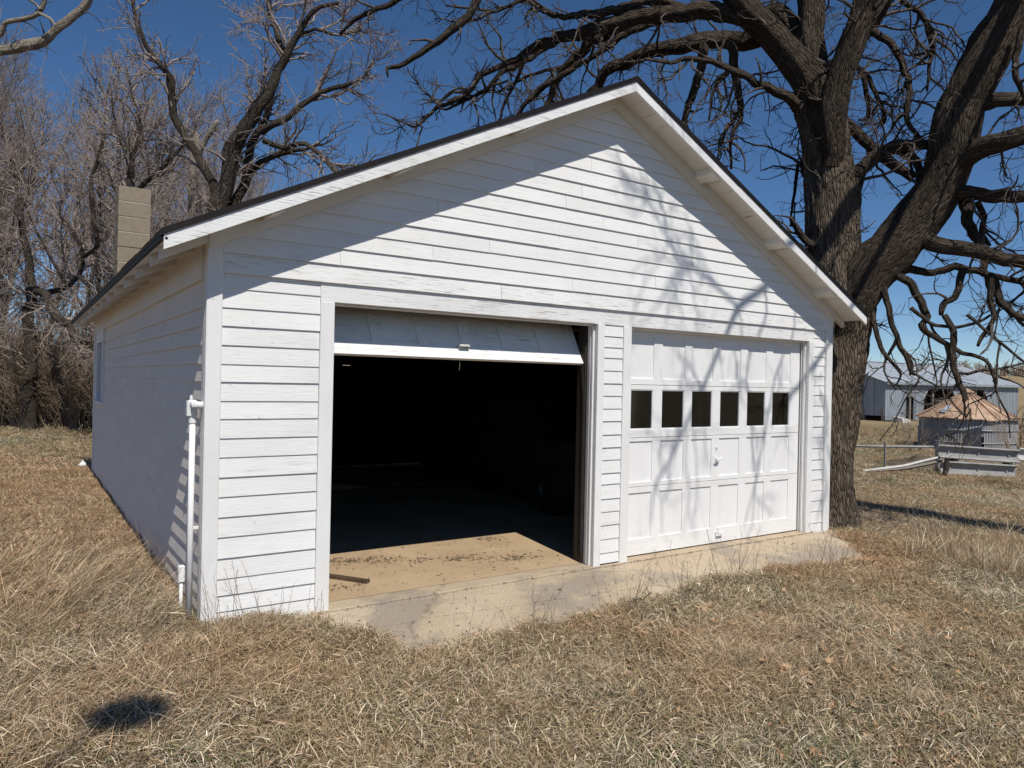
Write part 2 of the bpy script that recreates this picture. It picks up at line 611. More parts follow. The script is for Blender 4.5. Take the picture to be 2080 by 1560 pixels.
def build_ground():
    xs = np.concatenate([np.linspace(-400, -30, 38), np.linspace(-28, -6, 45), np.linspace(-5.7, 9.5, 150), np.linspace(10, 40, 61), np.linspace(44, 420, 95)])
    ys = np.concatenate([np.linspace(-200, -20, 20), np.linspace(-18, -6, 25), np.linspace(-5.7, 3.0, 88), np.linspace(3.3, 30, 82), np.linspace(32, 500, 100)])
    X, Y = np.meshgrid(xs, ys)
    V = np.stack([X, Y, H(X, Y)], -1).reshape(-1, 3)
    nx, ny = len(xs), len(ys)
    i = (np.arange(ny - 1)[:, None] * nx + np.arange(nx - 1)[None]).ravel()
    q = np.stack([i, i + 1, i + nx + 1, i + nx], -1)
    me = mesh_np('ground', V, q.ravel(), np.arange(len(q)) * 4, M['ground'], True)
    link('ground', me, kind='structure')


build_ground()

# concrete apron: sloping sheet with a rough front edge, its joint with the floor left open
def build_apron():
    n = 90
    xs = np.linspace(0.60, 6.78, n)
    vs, fs = [], []
    rr = np.random.default_rng(3)
    for i, x in enumerate(xs):
        jag = 0.006 * rr.standard_normal() + (0.02 if 0.42 < i / n < 0.47 else 0)
        front = -1.02 - 0.04 * math.sin(i * 0.31) + 0.02 * rr.standard_normal()
        y_in = (-0.012 - abs(jag)) 
        for (y, z) in ((y_in, -0.20), (y_in, -0.012), (-0.2, -0.022), (-0.55, -0.045), (front, -0.075), (front - 0.01, -0.25)):
            vs.append((x, y, z + 0.003 * rr.standard_normal() * (z > -0.1)))
    for i in range(n - 1):
        for k in range(5):
            a = i * 6 + k
            fs.append((a, a + 1, a + 7, a + 6))
    fs.append(tuple(range(5, -1, -1)))
    fs.append(tuple((n - 1) * 6 + k for k in range(6)))
    vs = [(x, y, z) for x, y, z in vs]
    m = MB().add(vs, [f[::-1] for f in fs])
    o = m.build('concrete_apron', M['concrete'], kind='structure', label='sloping concrete apron in front of both garage doors')


build_apron()

# ------------------------------------------------------------------ garage
XP, SL, ZPK = 3.345, 0.49, 4.107
XE0, XE1 = -0.296, 6.945                  # eave lines
OV = 0.2825                               # rake overhang at the front


def zb(x):
    return ZPK - SL * abs(x - XP)


garage = empty('garage', (W / 2, L / 2, 0), 'white clapboard two-bay garage with its first door raised and gable roof', 'garage')


def part(name, mb, m, parent=None, label=None, kind=None, smooth=False):
    return mb.build(name, m, parent or garage, label=label, kind=kind, smooth=smooth)


# floor slab: threshold strip of bare concrete, then dirt-covered floor
part('threshold', MB().cbox(0.70, 6.45, -0.004, 0.20, -0.25, 0.0, 0.004), M['concrete'])


def floor_mesh():
    m = MB()
    xs, ys = np.linspace(0.1, W - 0.1, 60), np.concatenate([[0.0], np.linspace(0.06, 0.6, 9), np.linspace(0.7, L - 0.1, 50)])
    v = [(x, (0.17 + 0.035 * lump(x, 1.0, 4.0) + 0.02 * lump(x, 7.0, 17.0) + y * (1 if y < .65 else 1) * (1 - .17 * (y > 6))), 0.0025 + 0.012 * min(1, y * 6) + 0.006 * lump(x, y, 3.0) * min(1, y * 4)) for y in ys for x in xs]
    f = [(j * 60 + i, j * 60 + i + 1, (j + 1) * 60 + i + 1, (j + 1) * 60 + i) for j in range(59) for i in range(59)]
    m.add(v, f)
    return m


part('floor', floor_mesh(), M['floor'], smooth=True)

# wall cores (dark bare wood inside), siding goes over them
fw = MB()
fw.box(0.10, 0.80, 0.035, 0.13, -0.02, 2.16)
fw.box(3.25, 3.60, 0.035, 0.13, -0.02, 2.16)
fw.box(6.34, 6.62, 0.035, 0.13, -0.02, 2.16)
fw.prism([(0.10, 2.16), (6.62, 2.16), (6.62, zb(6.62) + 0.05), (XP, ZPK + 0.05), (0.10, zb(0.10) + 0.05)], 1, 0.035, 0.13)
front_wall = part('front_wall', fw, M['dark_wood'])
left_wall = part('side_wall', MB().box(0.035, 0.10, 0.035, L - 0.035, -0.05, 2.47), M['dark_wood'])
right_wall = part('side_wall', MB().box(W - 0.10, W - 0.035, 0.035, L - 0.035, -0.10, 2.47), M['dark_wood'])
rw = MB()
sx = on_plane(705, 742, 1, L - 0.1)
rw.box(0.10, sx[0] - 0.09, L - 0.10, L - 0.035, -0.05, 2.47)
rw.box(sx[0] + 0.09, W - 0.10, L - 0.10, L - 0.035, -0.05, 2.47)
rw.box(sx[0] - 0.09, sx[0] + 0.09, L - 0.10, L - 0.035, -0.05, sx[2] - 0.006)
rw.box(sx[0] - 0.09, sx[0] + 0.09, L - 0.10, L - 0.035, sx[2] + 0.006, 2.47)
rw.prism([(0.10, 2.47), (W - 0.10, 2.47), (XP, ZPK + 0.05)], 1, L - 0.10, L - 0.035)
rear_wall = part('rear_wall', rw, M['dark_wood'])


def board_y(x0, x1, z0, z1, yb, yt, yback, xl=None, xr=None):
    """lapped board facing -y; bottom edge stands proud; optional slanted ends (x at top)"""
    xl = x0 if xl is None else xl
    xr = x1 if xr is None else xr
    return MB().hexa([(x0, yb, z0), (x1, yb, z0), (x1, yback, z0), (x0, yback, z0), (xl, yt, z1), (xr, yt, z1), (xr, yback, z1), (xl, yback, z1)])


R2 = random.Random(5)


def jit(a):
    return R2.uniform(-a, a)


# lower courses, measured heights of their bottom edges
ZL = [2.275, 2.165, 2.045, 1.924, 1.803, 1.682, 1.567, 1.447, 1.328, 1.206, 1.083, 0.957, 0.832, 0.702, 0.574, 0.436, 0.308, 0.203, 0.098, -0.03]
for i in range(len(ZL) - 1):
    z1, z0 = ZL[i], ZL[i + 1]
    b = board_y(0.092 + jit(.001), 0.731 + jit(.001), z0 + jit(.002), z1 + 0.012, 0.012 + jit(.002), 0.0225, 0.034)
    part('clapboard', b, M['px'], front_wall)
ZM = [2.131, 2.031, 1.936, 1.838, 1.728, 1.615, 1.501, 1.389, 1.277, 1.158, 1.046, 0.93, 0.818, 0.713, 0.587, 0.47, 0.353, 0.23, 0.109, 0.012]
for i in range(len(ZM) - 1):
    part('clapboard', board_y(3.304, 3.528, ZM[i + 1] + jit(.003), ZM[i] + 0.012, 0.012 + jit(.002), 0.0235, 0.034), M['px'], front_wall)
ZR = [2.275, 2.174, 2.078, 1.969, 1.868, 1.75, 1.641, 1.532, 1.414, 1.295, 1.177, 1.056, 0.932, 0.805, 0.695, 0.577, 0.455, 0.339, 0.221, 0.09, -0.03]
for i in range(len(ZR) - 1):
    part('clapboard', board_y(6.406, 6.618, ZR[i + 1] + jit(.002), ZR[i] + 0.012, 0.012 + jit(.002), 0.0225, 0.034), M['px'], front_wall)

# gable courses, with butt joints where the photograph shows them
ZG = [2.262, 2.39, 2.505, 2.62, 2.735, 2.85, 2.965, 3.085, 3.205, 3.325, 3.445, 3.57, 3.69, 3.80, 3.911, 4.045]
JT = {0: [2.20, 5.1], 1: [0.86, 2.92, 4.4], 2: [1.58, 3.9], 3: [2.08, 4.75], 4: [2.77, 5.35], 5: [1.61, 3.67], 6: [3.25, 4.4], 7: [2.83, 3.77], 8: [3.0],
      9: [2.5], 10: [3.1], 11: [], 12: [], 13: [], 14: []}
for i in range(len(ZG) - 1):
    z0, z1 = ZG[i], ZG[i + 1] + 0.014
    lim = lambda z: (max(0.092, XP - (ZPK + 0.02 - z) / SL), min(6.62, XP + (ZPK + 0.02 - z) / SL))
    a0, b0 = lim(z0)
    a1, b1 = lim(min(z1, ZPK - 0.03))
    cuts = [c for c in JT[i] if a0 + .3 < c < b0 - .3]
    ends = [None] + cuts + [None]
    for k in range(len(ends) - 1):
        lo0, lo1 = (a0, a1) if ends[k] is None else (ends[k] + 0.0012,) * 2
        hi0, hi1 = (b0, b1) if ends[k + 1] is None else (ends[k + 1] - 0.0012,) * 2
        y = -0.007 + jit(.0025)
        t = jit(.003)
        mb = board_y(lo0, hi0, z0 + t, min(z1, ZPK - 0.03), y, 0.0065, 0.034, lo1, hi1)
        part('clapboard', mb, M['px'] if i > 0 else M['pw'], front_wall)

# frieze boards following the rake, on the wall
for sd in (-1, 1):
    xe = 0.0 if sd < 0 else W
    m = MB().prism([(xe, zb(xe) - 0.068), (XP, ZPK - 0.068), (XP, ZPK + 0.056), (xe, zb(xe) + 0.056)], 1, -0.034, 0.012)
    part('frieze_board', m, M['so'])

# corner boards, door casings, header
part('corner_board', MB().cbox(-0.006, 0.090, -0.012, 0.03, -0.02, zb(0.05) - 0.03, 0.004), M['pz'])
part('corner_board', MB().cbox(-0.006, 0.034, 0.0305, 0.10, -0.02, 2.44, 0.003), M['py'], label='grey weathered corner board on the side wall')
part('corner_board', MB().cbox(6.620, W + 0.006, -0.012, 0.03, -0.06, zb(6.67) - 0.03, 0.004), M['pz'])
part('corner_board', MB().cbox(W - 0.034, W + 0.006, 0.0305, 0.10, -0.06, 2.42, 0.003), M['py'])
for (x0, x1) in ((0.733, 0.832), (3.2245, 3.302), (3.530, 3.626), (6.313, 6.404)):
    part('door_casing', MB().cbox(x0, x1, 0.004, 0.036, -0.03 + jit(.01), 2.129, 0.004), M['pz'])
part('header_board', MB().cbox(0.733, 6.404, 0.012, 0.036, 2.130, 2.290, 0.003), M['pw'])
for (x0, x1) in ((0.802, 0.830), (3.2265, 3.254), (3.596, 3.624), (6.315, 6.343)):
    part('jamb', MB().cbox(x0, x1, 0.0365, 0.15, 0.001, 2.150, 0.003), M['pz'])
for xx in ((0.830, 0.843), (3.212, 3.226), (3.624, 3.637), (6.300, 6.314)):
    part('door_stop', MB().cbox(xx[0], xx[1], 0.055, 0.078, 0.001, 2.118, 0.002), M['pz'])
    part('door_stop', MB().cbox(xx[0], xx[1], 0.090, 0.104, 0.001, 2.112, 0.002), M['pz'])
for (x0, x1) in ((0.846, 3.210), (3.640, 6.298)):
    part('head_jamb', MB().cbox(x0 - 0.014, x1 + 0.014, 0.0365, 0.15, 2.1305, 2.155, 0.003), M['so'])
    part('door_stop', MB().cbox(x0, x1, 0.055, 0.075, 2.112, 2.130, 0.002), M['so'])
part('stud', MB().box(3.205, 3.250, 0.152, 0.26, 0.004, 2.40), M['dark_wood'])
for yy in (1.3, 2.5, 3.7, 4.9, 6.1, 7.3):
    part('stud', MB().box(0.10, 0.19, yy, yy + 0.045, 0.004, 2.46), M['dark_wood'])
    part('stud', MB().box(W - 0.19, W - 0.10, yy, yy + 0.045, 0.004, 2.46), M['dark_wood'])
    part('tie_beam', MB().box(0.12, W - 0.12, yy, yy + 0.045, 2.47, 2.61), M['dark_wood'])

# roof: dark deck, white soffit boards under the overhangs, shingles, drip edge, rake boards
YB = L + 0.16
roof = part('roof', MB().prism([(XE0, zb(XE0) + 0.06), (XP, ZPK + 0.06), (XE1, zb(XE1) + 0.06), (XE1, zb(XE1) + 0.085), (XP, ZPK + 0.085), (XE0, zb(XE0) + 0.085)], 1, -OV + 0.024, YB), M['dark_wood'])
# plank underside of the overhangs: narrow boards side by side
def slope_board(xa, xb_, y0, y1, d0, d1):
    return MB().hexa([(xa, y0, zb(xa) + d0), (xb_, y0, zb(xb_) + d0), (xb_, y1, zb(xb_) + d0), (xa, y1, zb(xa) + d0),
                      (xa, y0, zb(xa) + d1), (xb_, y0, zb(xb_) + d1), (xb_, y1, zb(xb_) + d1), (xa, y1, zb(xa) + d1)])


nb = 24
for sd in (-1, 1):
    e = XE0 if sd < 0 else XE1
    for k in range(nb):
        xa, xb_ = sorted((XP + (e - XP) * k / nb, XP + (e - XP) * (k + 1) / nb - sd * 0.004))
        part('soffit_board', slope_board(xa, xb_, -OV + 0.024, 0.034, 0.046 + jit(.002), 0.058), M['so'], roof)
    for (xa, xb_) in (((XE0, -0.150), (-0.147, 0.034)) if sd < 0 else ((6.69, 6.82), (6.823, XE1))):
        part('soffit_board', slope_board(xa, xb_, 0.036, YB, 0.046, 0.058), M['so'], roof)


def shingle_sheet(sd):
    """courses of tabs with stepped butts and cut slots"""
    m = MB()
    e = (XE0 - 0.02) if sd < 0 else (XE1 + 0.02)
    run = abs(e - XP)
    nc = 26
    rs = random.Random(9 + sd)
    for c in range(nc):
        a = XP + (e - XP) * (c / nc)
        b = XP + (e - XP) * ((c + 1) / nc)
        y = -OV - 0.002 + jit(.005)
        off = rs.uniform(0.1, 0.33)
        first = True
        while y < YB:
            y1 = min(YB + 0.01, y + (off if first else 0.305))
            first = False
            t = 0.122 + rs.uniform(-.004, .008)
            lo = 0.087
            q = [(a, y, zb(a) + lo), (b, y, zb(b) + lo), (b, y1 - .004, zb(b) + lo), (a, y1 - .004, zb(a) + lo),
                 (a, y, zb(a) + 0.098), (b, y, zb(b) + t), (b, y1 - .004, zb(b) + t), (a, y1 - .004, zb(a) + 0.098)]
            if sd < 0:
                q = [q[1], q[0], q[3], q[2], q[5], q[4], q[7], q[6]]
            m.hexa(q)
            y = y1
    return m


for sd in (-1, 1):
    part('shingles', shingle_sheet(sd), M['shingle'], roof, kind='stuff')
part('ridge_cap', MB().prism([(XP - .16, zb(XP - .16) + .116), (XP, ZPK + .118), (XP + .16, zb(XP + .16) + .116), (XP + .16, zb(XP + .16) + .124), (XP, ZPK + .130), (XP - .16, zb(XP - .16) + .124)], 1, -OV - 0.014, YB), M['shingle'], roof)
for sd in (-1, 1):
    e, e2 = (XE0, XE0 - 0.018) if sd < 0 else (XE1, XE1 + 0.018)
    x0, x1 = XP, e
    xj = XP + (e - XP) * 0.38
    part('rake_board', MB().prism([(x0, ZPK), (x1, zb(x1)), (x1, zb(x1) + 0.090), (x0, ZPK + 0.090)], 1, -OV, -OV + 0.022), M['px'] if sd > 0 else M['pw'])
    for (p, q, dz) in ((XP, xj, 0.0), (xj, e2, 0.004)):
        part('drip_edge', MB().prism([(p, zb(p) + 0.083 + dz), (q, zb(q) + 0.083 + dz), (q, zb(q) + 0.126), (p, zb(p) + 0.126)], 1, -OV - 0.010, -OV + 0.03), M['drip'])
    part('eave_drip', MB().box(min(e, e2), max(e, e2), -OV, YB, zb(e) + 0.055, zb(e) + 0.096), M['drip'])
for sd, xs in ((1, (4.40, 5.45, 6.33)), (-1, (2.29, 1.24, 0.36))):
    for xx in xs:
        part('lookout', MB().hexa([(xx - .045, -OV + .023, zb(xx - .045) - .012), (xx + .045, -OV + .023, zb(xx + .045) - .012), (xx + .045, -0.035, zb(xx + .045) - .012), (xx - .045, -0.035, zb(xx - .045) - .012),
                                   (xx - .045, -OV + .023, zb(xx - .045) + .044), (xx + .045, -OV + .023, zb(xx + .045) + .044), (xx + .045, -0.035, zb(xx + .045) + .044), (xx - .045, -0.035, zb(xx - .045) + .044)]), M['so'])
k = 0
yy = -0.02
while yy < L + 0.1:
    for sd in (-1, 1):
        if sd < 0:
            a, b = XE0 + 0.016, 0.036
        else:
            a, b = W - 0.036, XE1 - 0.012
        part('rafter_tail', MB().prism([(a, zb(a) - 0.030), (b, zb(b) - 0.030), (b, zb(b) + 0.044), (a, zb(a) + 0.044)], 1, yy, yy + 0.042), M['so'])
    yy += 0.36 if k == 0 else 0.72
    k += 1
part('frieze_board', MB().cbox(-0.016, 0.034, 0.102, L, 2.225, 2.485, 0.003), M['so'], label='stained frieze board with peeling paint under the left eave')
part('frieze_board', MB().cbox(W - 0.034, W + 0.016, 0.102, L, 2.225, 2.44, 0.003), M['so'])

# side and rear siding
ZS = ZL[1:-1] + [-0.02]
WY0, WY1, WZ0, WZ1 = 6.86, 7.80, 1.212, 2.06
for i in range(len(ZS) - 1):
    z1, z0 = ZS[i] + (0.06 if i == 0 else 0.012), ZS[i + 1]
    cuts = sorted([0.104] + [R2.uniform(1.4, 3.2), R2.uniform(3.8, 5.9)] + [L - 0.10])
    segs = []
    for k in range(len(cuts) - 1):
        segs.append((cuts[k], cuts[k + 1] - 0.003))
    out = []
    for (a, b) in segs:
        if z0 < WZ1 and ZS[i] > WZ0 and a < WY0 < b:
            out.append((a, WY0 - 0.055))
            if b > WY1 + 0.1:
                out.append((WY1 + 0.055, b))
        else:
            out.append((a, b))
    for (a, b) in out:
        xb_, xt = -0.001 + jit(.0015), 0.0145
        m = MB().hexa([(xb_, b, z0), (xb_, a, z0), (0.034, a, z0), (0.034, b, z0), (xt, b, z1), (xt, a, z1), (0.034, a, z1), (0.034, b, z1)])
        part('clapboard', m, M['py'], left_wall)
    m = MB().hexa([(W + 0.002, 0.104, z0), (W + 0.002, L - .1, z0), (W - .034, L - .1, z0), (W - .034, .104, z0), (W - 0.018, .104, z1), (W - .018, L - .1, z1), (W - .034, L - .1, z1), (W - .034, .104, z1)])
    part('clapboard', m, M['py'], right_wall)
for i in range(21):
    z0 = -0.03 + i * 0.119
    m = MB().hexa([(W - .09, L + 0.002, z0), (0.09, L + .002, z0), (0.09, L - .034, z0), (W - .09, L - .034, z0), (W - .09, L - .018, z0 + .126), (.09, L - .018, z0 + .126), (.09, L - .034, z0 + .126), (W - .09, L - .034, z0 + .126)])
    if not (z0 - .02 < sx[2] < z0 + .13):
        part('clapboard', m, M['px'], rear_wall)
for i in range(13):
    z0 = 2.469 + i * 0.119
    a = (ZPK - z0 - .12) / SL
    if a > 0.1:
        m = MB().hexa([(XP + a, L + 0.002, z0), (XP - a, L + .002, z0), (XP - a, L - .034, z0), (XP + a, L - .034, z0), (XP + a, L - .018, z0 + .126), (XP - a, L - .018, z0 + .126), (XP - a, L - .034, z0 + .126), (XP + a, L - .034, z0 + .126)])
        part('clapboard', m, M['px'], rear_wall)
for x0, x1 in ((-0.006, 0.09), (W - .09, W + .006)):
    part('corner_board', MB().cbox(x0, x1, L - .1, L + .012, -0.05, 2.45, .004), M['pz'])

win = part('window', MB().cbox(0.0345, 0.05, WY0 + .04, WY1 - .04, WZ0 + .04, WZ1 - .04, .002), M['dark_wood'], left_wall)
win.name = 'window_back'
for (a, b, c, d) in ((WY0 - .05, WY0 + .03, WZ0, WZ1), (WY1 - .03, WY1 + .05, WZ0, WZ1), (WY0 - .05, WY1 + .05, WZ1 + .001, WZ1 + .164)):
    part('window_frame', MB().cbox(-0.018, 0.0343, a, b, c, d, .003), M['pz'], left_wall)
part('window_sill', MB().cbox(-0.05, 0.0343, WY0 - .07, WY1 + .07, WZ0 - .045, WZ0 - .001, .004), M['pz'], left_wall)
part('window_sash', MB().cbox(0.0, 0.034, (WY0 + WY1) / 2 - .02, (WY0 + WY1) / 2 + .02, WZ0 + .001, WZ1 - .001, .003), M['pz'], left_wall)
part('window_pane', MB().box(0.020, 0.026, WY0 + .031, (WY0 + WY1) / 2 - .021, WZ0 + .001, WZ1 - .001), M['glass'], left_wall)
part('window_pane', MB().box(0.020, 0.026, (WY0 + WY1) / 2 + .021, WY1 - .031, WZ0 + .001, WZ1 - .001), M['glass'], left_wall)

# chimney of concrete blocks
CX0, CX1, CY0, CY1 = 0.05, 0.43, 5.85, 6.25
ctop = float(on_plane(281, 382, 1, CY0)[2])
chim = part('chimney', MB().box(CX0 + .006, CX1 - .006, CY0 + .007, CY1 - .006, 2.3, ctop - 0.004), M['mortar'])
z = ctop
i = 0
while z > 2.55:
    j = 0.0
    part('concrete_block', MB().cbox(CX0 + jit(.003), CX1 + jit(.003), CY0 + jit(.003), CY1, z - 0.190, z, .004), M['block'], chim)
    z -= 0.199

# ---- doors
XSEG = [3.644, 3.728, 4.019, 4.133, 4.444, 4.549, 4.854, 4.969, 5.28, 5.395, 5.704, 5.819, 6.129, 6.296]
DY = 0.112
door2 = part('garage_door', MB().box(3.643, 6.297, DY + 0.034, DY + 0.040, 0.012, 1.185), M['dark_wood'], label='closed white panelled garage door with a row of six dark panes')
RAILS = [(0.012, 0.165), (0.592, 0.647), (0.651, 0.694), (1.075, 1.107), (1.111, 1.187), (1.560, 1.603), (1.607, 1.665), (2.062, 2.128)]
for z0, z1 in RAILS:
    part('rail', MB().cbox(3.644, 6.296, DY, DY + 0.033, z0, z1, .0025), M['px'], door2)
ROWS = [(0.165, 0.592), (0.694, 1.075), (1.187, 1.560), (1.665, 2.062)]
for z0, z1 in ROWS:
    for kx in range(0, len(XSEG), 2):
        part('stile', MB().cbox(XSEG[kx], XSEG[kx + 1], DY + .0005, DY + 0.033, z0 - .0015, z1 + .0015, .0025), M['pd'], door2)
    for kx in range(1, len(XSEG) - 1, 2):
        a, b = XSEG[kx], XSEG[kx + 1]
        if z0 == 1.187:
            part('window_pane', MB().box(a - .002, b + .002, DY + .018, DY + .022, z0 - .002, z1 + .002), M['glass'], door2)
            mt = MB()
            for (p, q, c, d) in ((a, a + .008, z0, z1), (b - .008, b, z0, z1), (a + .008, b - .008, z0, z0 + .01), (a + .008, b - .008, z1 - .008, z1)):
                mt.box(p, q, DY + .006, DY + .0175, c, d)
            part('putty_bead', mt, M['pd'], door2)
        else:
            part('panel', MB().box(a - .002, b + .002, DY + .013, DY + .020, z0 - .002, z1 + .002), M['pd'], door2)


def lift_handle(c, dy=-1, s=1.0, tilt=None):
    """bent pull handle on two feet"""
    m = MB()
    x, y, z = c
    m.cbox(x - .055 * s, x - .030 * s, y - .006, y, z - .012 * s, z + .012 * s, .002)
    m.cbox(x + .030 * s, x + .055 * s, y - .006, y, z - .012 * s, z + .012 * s, .002)
    m.cbox(x - .046 * s, x - .038 * s, y - .035 * s, y - .006, z - .010 * s, z + .010 * s, .002)
    m.cbox(x + .038 * s, x + .046 * s, y - .035 * s, y - .006, z - .010 * s, z + .010 * s, .002)
    m.cbox(x - .046 * s, x + .046 * s, y - .043 * s, y - .035 * s, z - .011 * s, z + .011 * s, .002)
    return m


part('handle', lift_handle((4.98, DY - .0005, 0.115)), M['pd'], door2, label='low lift handle on the bottom rail')
hm = MB()
hm.cbox(4.905, 4.945, DY - .006, DY + .0, 0.845, 0.895, .003)
hm.tube([(4.925, DY - .004, 0.875), (4.925, DY - .035, 0.872)], [0.011, 0.009], 10)
hm.tube([(4.885, DY - .040, 0.862), (4.925, DY - .044, 0.868), (4.960, DY - .040, 0.885)], [0.007, 0.011, 0.007], 8)
part('handle', hm, M['pd'], door2, label='turning T handle in the middle of the closed door')
hl = MB()
hl.cbox(4.912, 4.938, DY - .004, DY, 0.955, 1.005, .002)
hl.tube([(4.925, DY - .003, 0.985), (4.925, DY - .014, 0.985)], [0.011, 0.010], 12)
part('lock_cylinder', hl, M['pd'], door2)

# raised door: bottom section tilted back on its track, the rest lying under the roof
P0 = np.array([0, 0.172, 1.786])
qt = on_plane(1161.5, 666, 0, 3.203)
dv = qt - np.array([3.203, P0[1], P0[2]])
ang = math.atan2(dv[2], dv[1])
TV = np.array([0, math.cos(ang), math.sin(ang)])
NV = np.array([0, -math.sin(ang), math.cos(ang)])
print('raised door tilt', math.degrees(ang), qt)


def tilt_box(x0, x1, s0, s1, t0, t1, org=P0, tv=TV, nv=NV):
    pts = []
    for (s_, first) in ((s0, 0), (s1, 1)):
        for (x, t) in ((x0, t1), (x1, t1), (x1, t0), (x0, t0)):
            p = org + tv * s_ + nv * t
            pts.append((x, p[1], p[2]))
    return MB().hexa([pts[0], pts[1], pts[2], pts[3], pts[4], pts[5], pts[6], pts[7]])


DX0, DX1 = 0.868, 3.203
door1 = part('garage_door', tilt_box(DX0 + .002, DX1 - .002, 0.002, 0.498, -0.036, -0.030), M['dark_wood'], label='raised white garage door, only its peeling bottom section showing')
part('rail', tilt_box(DX0, DX1, 0.0, 0.115, -0.030, 0.0), M['pw'], door1)
part('rail', tilt_box(DX0, DX1, 0.455, 0.500, -0.030, 0.0), M['pw'], door1)
nst = 7
for i in range(nst):
    xc = DX0 + (DX1 - DX0) * i / (nst - 1)
    hw = 0.052
    a, b = max(DX0, xc - hw), min(DX1, xc + hw)
    part('stile', tilt_box(a, b, 0.1155, 0.4545, -0.030, 0.0005), M['pw'], door1)
    if i < nst - 1:
        part('panel', tilt_box(b - .002, DX0 + (DX1 - DX0) * (i + 1) / (nst - 1) - hw + .002, 0.113, 0.457, -0.024, -0.012), M['pw'], door1)
p1 = P0 + TV * 0.505
a2 = ang * 0.45
T2 = np.array([0, math.cos(a2), math.sin(a2)])
N2 = np.array([0, -math.sin(a2), math.cos(a2)])
part('door_section', tilt_box(DX0, DX1, 0, 0.5, -0.03, 0, p1, T2, N2), M['dark_wood'], door1)
p2 = p1 + T2 * 0.505
part('door_section', tilt_box(DX0, DX1, 0, 1.05, -0.03, 0, p2, np.array([0, 1, 0.02]), np.array([0, -0.02, 1])), M['dark_wood'], door1)
# pull handle on the lit bottom rail, in the tilted plane
hb = lift_handle((1.981, 0, 0), s=1.0)
rot = []
for (x, y, z_) in hb.v:
    p = P0 + TV * (0.098 + z_) + NV * (-y)
    rot.append((x, p[1], p[2]))
hb.v = rot
part('handle', hb, M['shinywhite'], door1)
for xx in (DX0 - 0.02, DX1 + 0.006):
    tr = [(xx, 0.16, 0.1), (xx, 0.165, 1.5), (xx, 0.20, 1.85), (xx, 0.36, 2.12), (xx, 0.60, 2.26), (xx, 1.2, 2.30), (xx, 2.6, 2.32)]
    part('track', MB().tube(tr, 0.012, 5), M['iron'], door1)
# hanging pull cord
part('pull_cord', MB().tube([(1.945, 0.20, 1.79), (1.947, 0.20, 1.74), (1.944, 0.20, 1.69)], 0.0025, 5), M['grey_wood'], door1)
# end block of the left rake with its bolt hole
part('knot_hole', MB().tube([on_plane(338, 483.5, 1, -OV) + np.array([0, -.001, 0]), on_plane(338, 483.5, 1, -OV) + np.array([0, .004, 0])], 0.009, 10), M['iron'])

# ------------------------------------------------------------------ pipes at the left corner
pb = empty('electric_riser', (-0.05, 0.12, 0.0), 'tall white painted conduit standing at the near corner of the garage', 'pipe')
MB().tube([(-0.05, 0.12, -0.05), (-0.05, 0.12, 1.33)], 0.0185, 14).build('conduit', M['pv'], pb, smooth=True)
lb = MB()
lb.tube([(-0.05, 0.12, 1.30), (-0.05, 0.12, 1.345)], [0.023, 0.023], 14)
lb.cbox(-0.080, -0.026, 0.094, 0.146, 1.338, 1.448, .010)
lb.tube([(-0.05, 0.10, 1.418), (-0.05, 0.055, 1.418), (-0.02, 0.045, 1.418), (0.002, 0.045, 1.418)], [0.024, 0.024, 0.022, 0.022], 12)
lb.tube([(-0.060, 0.12, 1.45), (-0.060, 0.12, 1.478)], [0.010, 0.007], 8)
lb.build('conduit_body', M['pv'], pb)
cv = MB().cbox(-0.088, -0.0805, 0.096, 0.144, 1.343, 1.444, .004)
cv.build('cover_plate', M['pv'], pb)
MB().cbox(-0.068, 0.0, 0.114, 0.126, 0.62, 0.640, .002).build('strap', M['pv'], pb)
ps = empty('short_pipe', (-0.06, 0.34, 0.0), 'short white pipe with a boxed cap low beside the tall conduit', 'pipe')
MB().tube([(-0.06, 0.34, -0.05), (-0.06, 0.34, 0.26)], 0.012, 12).build('pipe', M['pv'], ps, smooth=True)
MB().cbox(-0.080, -0.040, 0.318, 0.362, 0.235, 0.345, .006).build('cap_box', M['pv'], ps)

# ------------------------------------------------------------------ things on the floor and beside the walls
a, b = on_plane(664, 1172, 2, 0.015), on_plane(748, 1184, 2, 0.015)
ax = (b - a) / np.linalg.norm(b - a)
nx = np.array([-ax[1], ax[0], 0]) * 0.028
mbx = MB().hexa([a - nx, b - nx, b + nx * 0.8, a + nx * 1.1, a - nx + [0, 0, .022], b - nx + [0, 0, .026], b + nx * .8 + [0, 0, .024], a + nx * 1.1 + [0, 0, .022]])
o = mbx.build('board', M['stick'], origin=a)
tag(o, 'short dark scrap of board lying on the dusty garage floor', 'board')


def flake_cloud(name, n, area, zf, size, mat, seed):
    rr = np.random.default_rng(seed)
    m = MB()
    for _ in range(n):
        x, y = area(rr)
        z = zf(x, y)
        a = rr.uniform(0, 6.28)
        l, w = size * rr.uniform(.3, 2.2), size * rr.uniform(.06, .35)
        ca, sa = math.cos(a), math.sin(a)
        p = [(-l, 0), (0, -w), (l, 0), (0, w)]
        h = [rr.uniform(.002, .012) for _ in p]
        m.poly([(x + u * ca - v * sa, y + u * sa + v * ca, z + hh) for (u, v), hh in zip(p, h)])
    return m.build(name, mat, kind='stuff')


def floor_area(rr):
    if rr.random() < 0.75:
        k = int(rr.integers(0, 14))
        return 1.1 + (k * .618 % 1) * 2.0 + rr.normal(0, .10), .45 + (k * .37 % 1) * .95 + rr.normal(0, .05)
    return rr.uniform(0.9, 3.2), rr.uniform(0.22, 1.7)


